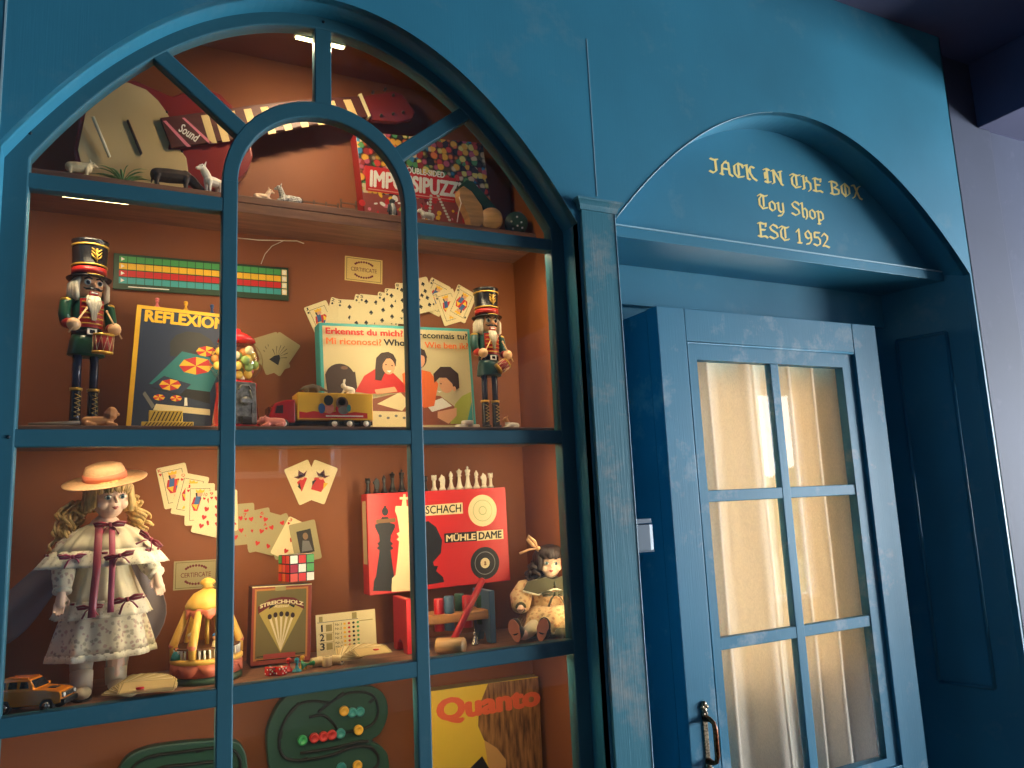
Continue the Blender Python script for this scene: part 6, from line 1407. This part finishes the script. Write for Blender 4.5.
b = MB(); b.lathe([(0, z5+.01), (.012, z5+.012), (.008, z5+.016), (.015, z5+.021), (.012, z5+.026), (.005, z5+.03), (0, z5+.031)], CY, 16); b.build('finial', rf)
b = MB(); b.tube([(0, 0, zf), (0, 0, z4)], .004, GOLDM, 10); b.build('centre_pole', t)
for x, y, h, m, m2 in ((-.03, -.03, .05, CP, CRM), (.012, -.04, .046, CRM, BLU), (-.055, -.022, .022, TEALI, CP)):
    b = MB(); b.lathe([(0, zf), (.011, zf), (.009, zf+h*.3), (.006, zf+h*.6), (.003, zf+h*.66), (0, zf+h*.66)], m, 12, Matrix.Translation((x, y, 0))); fg = b.build('figurine', t); b = MB(); b.ell((x, y, zf+h*.78), h*.14, SKIN, None, 10, 8); b.ell((x, y+.001, zf+h*.84), (h*.15, h*.15, h*.1), m2, None, 10, 8); b.build('figurine_head', fg)

# ---- dice, pawns, rolls
DICE = mat('red dice resin', (200, 40, 38), .2, coat=.5)
for (px, py, rot, lab) in ((271, 676.5, 20, 'red die next to the matchstick box corner, the one away from the red pawn'), (282, 676, 38, 'red die with white pips beside the red pawn')):
    p = on(px, py, ZL); o = thing('game_die', lab, 'die', (p.x, p.y+.009, ZL+.0003), (0, 0, R_(rot)), group='red dice on the lower shelf'); s = .0165
    b = MB(); b.bx(-s/2, s/2, -s/2, s/2, 0, s, DICE); b.build('cube', o, bevel=.0022, seg=3)
    b = MB(); e = s/2+.0002
    for (u, v) in ((-.25, .75), (.25, .25), (0, .5), (.25, .75), (-.25, .25)): b.tube([(u*s, -e, v*s), (u*s, -e+.0006, v*s)], s*.09, WHT, 10)
    for (u, v) in ((-.25, .75), (.25, .25)): b.tube([(-e, u*s, v*s), (-e+.0006, u*s, v*s)], s*.09, WHT, 10)
    b.tube([(0, 0, s+.0002), (0, 0, s-.0006)], s*.11, WHT, 10); b.build('pips', o)
for (px, py, c, rot, lab) in ((289.5, 672.5, 'red', (0, 0, 0), 'red game pawn standing beside the two red dice'), (297.5, 672.5, 'teal', (0, 0, 0), 'blue game pawn standing before the matchstick box'), (303, 670, 'yellow', (0, 0, 0), 'yellow game pawn standing behind the green one'), (302, 670.5, 'green', (0, R_(84), R_(-12)), 'green game pawn lying on its side before the matchstick box')):
    p = on(px, py, ZL); pawn('game_pawn', lab, 'game piece', (p.x, p.y+.006, ZL+.0004+(.0085 if c == 'green' else 0)), .0265, PMAT[c], 'pawns on the lower shelf', rot)
ROLL = mat('bone coloured roll', (232, 208, 158), .45)
for (px, py, ax, lab) in ((318, 667.5, (1, .25, 0), 'cream wooden roll lying nearest the matchstick box'), (328.5, 667.5, (0, 0, 1), 'short cream wooden roll standing between two lying ones'), (338.5, 665.5, (.75, -.7, 0), 'cream wooden roll lying with its bored end showing, beside the card fan')):
    p = on(px, py, ZL); d = Vector(ax).normalized(); r = .0092; L = .023 if ax[2] == 0 else .019; c = Vector((p.x, p.y+.01, ZL+.0003+(r if ax[2] == 0 else L/2)))
    o = thing('wooden_roll', lab, 'game piece', c, group='cream rolls on the lower shelf'); b = MB(); b.tube([-d*L/2, -d*L*.46, d*L*.46, d*L/2], [r*.9, r, r, r*.9], ROLL, 20); b.build('barrel', o)
    b = MB(); b.tube([d*L*.49, d*L*.506], r*.55, BLK if 'bored' in lab else KHAKI, 14); b.tube([-d*L*.506, -d*L*.49], r*.55, KHAKI, 14); b.build('end_ring', o)
p = on(475, 645, ZL); o = blob('metal_figurine', [('c', [(0, 0, .003), (0, 0, .016)], [.0075, .004]), ('e', (0, 0, .022), .0045), ('c', [(.004, 0, .014), (.0085, -.001, .008)], [.0025, .002]), ('e', (0, 0, .002), (.009, .008, .0025)), ('c', [(0, 0, .025), (0, 0, .031)], [.002, .001])], mat('polished pewter', (196, 190, 176), .25, .9), voxel=.0009, smooth=2); o.location = (p.x, p.y, ZL+.0006); tag(o, 'tiny silver figurine beside the wooden hammer head', 'figurine')

# ---- hammer bench
yb0, yb1 = .12, .212; xl = at(407, 640, yb0).x; xr = at(496, 625, yb0).x; zb = at(411, 596, yb0).z-ZL; zb = min(zb, FCH.O.z-ZL-.0045)
BR, BB, PLK = mat('red toy lacquer', (190, 32, 40), .35, coat=.3), mat('blue grey toy lacquer', (74, 108, 136), .4), wood('beech plank', (206, 146, 88))
t = thing('hammer_bench', 'wooden hammer bench with coloured pegs and one red and one blue leg', 'wooden toy', (xl, yb0, ZL+.0004)); W_ = xr-xl; D_ = yb1-yb0
zl0 = at(430, 625, yb0+.02).z-ZL; zl1 = zl0+.020
MX = Matrix(((0, 1, 0, 0), (1, 0, 0, 0), (0, 0, 1, 0), (0, 0, 0, 1)))
def bleg(x0, x1, m):
    b = MB(); o_ = [(0, 0), (D_*.26, 0), (D_*.34, .018), (D_*.5, .026), (D_*.66, .018), (D_*.74, 0), (D_, 0), (D_, zb), (0, zb)]; b.prism(o_, x0, x1, m, M=MX); return b.build('leg', t, bevel=.002)
bleg(0, .014, BR); bleg(W_-.014, W_, BB)
b = MB(); b.bx(.008, W_-.008, .008, D_-.008, zl0, zl1, PLK); b.build('plank', t, bevel=.003)
for (px, y, m, dz) in ((414, .04, PMAT['white'], .0), (438.8, .025, BR, .0), (449, .02, BB, .004), (459.5, .045, mat('green toy lacquer', (52, 96, 76), .4), .004), (467, .03, BR, 0.0), (481, .055, mat('green toy lacquer'), -.004)):
    x = at(px, 605, yb0+y).x-xl; b = MB(); b.tube([(x, y, zl0-.016), (x, y, zl1+.030+dz), (x, y, zl1+.033+dz)], [.0112, .0112, .0098], m, 18); b.build('peg', t)
h0 = on(453, 655, ZL); hd_ = Vector((.74, -.67, 0)).normalized(); r = .0165; hc = Vector((h0.x, max(.066, h0.y+.01), ZL+.0004)); t = thing('toy_hammer', 'wooden toy hammer with red handle leaning on the hammer bench', 'toy hammer', hc)
b = MB(); b.tube([Vector((0, 0, r))-hd_*.03, Vector((0, 0, r))-hd_*.028, Vector((0, 0, r))+hd_*.028, Vector((0, 0, r))+hd_*.03], [r*.92, r, r, r*.92], wood('hammer beech', (214, 164, 106)), 28); b.build('head', t)
top = at(482, 581, yb0-.010)-hc; b = MB(); b.tube([Vector((0, 0, r)), top], .0072, BR, 16); b.ell(top, .0073, BR, None, 12, 8); b.build('handle', t)

# ---- track boards in the bottom row
BGRN = mat('track board green', (38, 76, 62), .45); GRV = mat('black rail groove', (20, 24, 24), .5)
yB_ = .268
def board(label, outl, tracks, joints):
    O = at(*outl[0], yB_); t = thing('track_board', label, 'track game', (O.x, yB_, O.z), group='green track boards on the bottom back panel'); q = lambda l, y=yB_: [(at(*p, y).x-O.x, at(*p, y).z-O.z) for p in l]
    def sm(pts, n=5):
        P_ = pts; o = []; N_ = len(P_)
        for i in range(N_):
            p0, p1, p2, p3 = (Vector(P_[(i+j-1) % N_]) for j in range(4))
            for k in range(n): s = k/n; o.append(tuple(.5*((2*p1)+(p2-p0)*s+(2*p0-5*p1+4*p2-p3)*s*s+(3*p1-p0-3*p2+p3)*s**3)))
        return o
    b = MB(); b.prism(sm(q(outl)), 0, .026, BGRN, True); b.build('board', t, bevel=.003, angle=50)
    for tr_ in tracks:
        b = MB(); l = q(tr_)
        pts = []
        for i in range(len(l)-1):
            p0, p1, p2, p3 = (Vector(l[max(0, min(len(l)-1, i+j-1))]) for j in range(4))
            for k in range(6): s = k/6; v = .5*((2*p1)+(p2-p0)*s+(2*p0-5*p1+4*p2-p3)*s*s+(3*p1-p0-3*p2+p3)*s**3); pts.append((v.x, -.0005, v.y))
        pts.append((l[-1][0], -.0005, l[-1][1])); b.tube(pts, .006, GRV, 8, flat=.5); b.build('rail', t)
    for (px, py, a) in joints:
        u = q([(px, py)])[0]; b = MB(); b.box((u[0], -.003, u[1]), (.005, .005, .017), GRV, Matrix.Rotation(R_(a), 3, 'Y')); b.build('clip', t)
    return t
board('dark green track board with coloured pegs in the bottom middle pane', [(267, 738), (273, 716), (283, 700), (298, 692), (330, 687), (360, 686), (376, 688), (386, 698), (388, 716), (381, 733), (372, 741), (382, 747), (389, 760), (384, 790), (330, 800), (290, 798), (272, 778)],
      [[(318, 712), (330, 703), (345, 694), (362, 692), (374, 697), (378, 710), (374, 722), (362, 729), (340, 733), (318, 737), (302, 740)], [(330, 703), (312, 701), (296, 706), (284, 722), (279, 742), (284, 757), (300, 760), (330, 755), (352, 747), (370, 747), (378, 757), (374, 768), (350, 775), (300, 785)], [(309, 717), (322, 715), (332, 722), (340, 733)], [(296, 706), (288, 716)], [(300, 753), (332, 748), (356, 742), (368, 741)]],
      [(296, 706, 40), (281, 734, 10), (333, 754, 85), (372, 700, 60), (303, 759, 80), (340, 695, 60)])
board('dark green track board partly visible in the bottom pane under the large doll', [(118, 772), (128, 757), (148, 748), (180, 743), (206, 741), (226, 740), (240, 744), (247, 760), (244, 790), (200, 800), (140, 800), (118, 790)], [[(124, 786), (134, 766), (152, 756), (180, 752), (210, 748), (230, 748), (240, 760), (238, 780)], [(140, 782), (160, 768), (190, 764), (226, 760)]], [(157, 755, 80), (200, 750, 82)])
PG = {'yellow': (238, 182, 60), 'teal': (60, 150, 150), 'red': (206, 58, 56), 'green': (62, 164, 98)}
for (px, py, c, lab) in ((343.6, 710.5, 'yellow', 'yellow peg at the start of the short upper row on the track board'), (351.7, 712, 'teal', 'teal peg in the upper row next to the yellow one on the track board'), (359.4, 711, 'teal', 'teal peg ending the upper row on the track board'), (358, 729.5, 'yellow', 'single yellow peg below the upper row on the track board'), (340, 733, 'teal', 'teal peg next to the three red pegs on the track board'), (331.5, 734.5, 'red', None), (323, 736, 'red', None), (313.8, 737.5, 'red', None), (302, 739.8, 'green', 'green peg at the end of the row of red pegs on the track board'), (357, 765, 'yellow', 'lowest yellow peg on the track board at the picture edge'), (341, 767, 'teal', 'teal peg beside the lowest yellow peg on the track board')):
    p = at(px, py, yB_-.004); b = MB(); m = mat(c+' peg plastic', PG[c], .35); MY_ = Matrix.Rotation(R_(90), 4, 'X'); b.lathe([(0, -.002), (.009, -.002), (.0102, .0), (.0102, .007), (.009, .0085), (.0055, .0085), (.005, .0075), (0, .0075)], m, 22, MY_); o = b.build('game_peg'); o.location = p+Vector((0, -.0005, 0)); tag(o, lab or 'red peg in the row of three on the track board', 'game piece', c+' pegs on the track board')
# ------------------------------------------------------------------ light
def area(name, loc, size, power, col, look=None, rot=None, spread=None):
    l = bpy.data.lights.new(name, 'AREA'); l.shape = 'RECTANGLE'; l.size, l.size_y = size; l.energy = power; l.color = col
    if spread: l.spread = spread
    o = bpy.data.objects.new(name, l); COL.objects.link(o); o.location = loc
    if look is not None: o.rotation_euler = (Vector(look)-Vector(loc)).to_track_quat('-Z', 'Y').to_euler()
    elif rot: o.rotation_euler = rot
    return o
DAY = (.90, .96, 1.0)
for w, pw in zip(SIDE[1][2], (265, 385)): area('window_daylight', (6.86, (w[0]+w[1])/2, (w[2]+w[3])/2), (w[1]-w[0]-.1, w[3]-w[2]-.1), pw, DAY, look=(1.5, -.6, 1.6))
WARM = (1.0, .78, .48)
LED = emit('led diffuser', (255, 236, 170), 14)
HOUS = mat('white plastic channel', (220, 216, 205), .4)
def led_strip(x0, x1, y, z, label, power, look=(0, .12, -.6)):
    t = thing('led_strip', label, 'light', ((x0+x1)/2, y, z), group='light strips under the display boards')
    h = (x1-x0)/2
    b_ = MB(); b_.bx(-h, h, -.006, .006, -.004, 0, HOUS); b_.build('channel', t)
    b_ = MB(); b_.bx(-h+.004, h-.004, -.005, .005, -.0065, -.004, LED); b_.build('diffuser', t)
    area('strip_lamp', ((x0+x1)/2, y, z-.012), (x1-x0, .012), power, WARM, look=((x0+x1)/2+look[0], y+look[1], z+look[2]))
def vstrip(x, z0, z1, label, power, tx):
    t = thing('led_strip', label, 'light', (x, .042, z0), group='light strips behind the window bars')
    b_ = MB(); b_.bx(-.006, .006, -.006, .004, 0, z1-z0, HOUS); b_.build('channel', t)
    b_ = MB(); b_.bx(-.005, .005, .004, .0062, .003, z1-z0-.003, LED); b_.build('diffuser', t)
    area('strip_lamp', (x, .052, (z0+z1)/2), (.012, z1-z0), power, WARM, look=(tx, .3, (z0+z1)/2-.05))
PU = 1.4
led_strip(-.115, -.0, .041, 2.0965, 'warm light strip behind the crossbar above the tall nutcracker', PU*.55)
led_strip(.56, .87, .041, 2.1005, 'warm light strip behind the crossbar above the smaller nutcracker', PU*.55)
vstrip(.1715, 1.70, 2.06, 'upright warm light strip behind the window bar at the gumball machine', PU*.4, .27)
vstrip(.5385, 1.70, 2.06, 'upright warm light strip behind the window bar at the board game box', PU*.4, .44)
vstrip(.914, 1.70, 2.06, 'upright warm light strip in the window corner by the smaller nutcracker', PU*.3, .72)
vstrip(.1715, 1.23, 1.61, 'upright warm light strip behind the window bar at the carousel', PU*.5, .15)
vstrip(.5385, 1.23, 1.61, 'upright warm light strip behind the window bar at the chess box', PU*.45, .44)
vstrip(.914, 1.23, 1.61, 'upright warm light strip in the window corner by the seated doll', PU*.35, .72)
led_strip(-.13, .87, .062, ZM-.0245, 'warm light strip under the middle shelf of the arched window', PU*.75)
led_strip(-.13, .87, .045, ZL-.0183, 'warm light strip under the lower shelf of the arched window', PU*.85)
led_strip(.302, .412, .045, 2.5145, 'warm light strip inside the crown of the arch', PU*1.3, look=(0, .2, -.45))
area('curtain_fill_lamp', ((gxl+gxr)/2, .222, 1.6), (.5, 1.2), 16, (1.0, .93, .83), look=((gxl+gxr)/2, 0, 1.6))  # added lamp close behind the curtain to brighten it; no vestibule is built
W = bpy.data.worlds.new('world'); SC.world = W; W.use_nodes = True
nt = W.node_tree; bg = nt.nodes['Background']
tc = nt.nodes.new('ShaderNodeTexCoord'); sp_ = nt.nodes.new('ShaderNodeSeparateXYZ'); cr = nt.nodes.new('ShaderNodeValToRGB')
cr.color_ramp.elements[0].position = .0; cr.color_ramp.elements[0].color = (.92, .95, 1, 1); cr.color_ramp.elements[1].position = .6; cr.color_ramp.elements[1].color = (.55, .72, 1, 1)
nt.links.new(tc.outputs['Generated'], sp_.inputs[0]); nt.links.new(sp_.outputs[2], cr.inputs[0]); nt.links.new(cr.outputs[0], bg.inputs[0]); bg.inputs[1].default_value = 9
SC.view_settings.view_transform = 'Standard'; SC.view_settings.look = 'None'; SC.view_settings.gamma = 1; SC.view_settings.exposure = 0.0
SC.view_settings.use_curve_mapping = False
SC.cycles.use_denoising = True; SC.cycles.max_bounces = 8; SC.cycles.transparent_max_bounces = 12; SC.cycles.diffuse_bounces = 4
SC.cycles.sample_clamp_indirect = 6; SC.cycles.caustics_reflective = False; SC.cycles.caustics_refractive = False
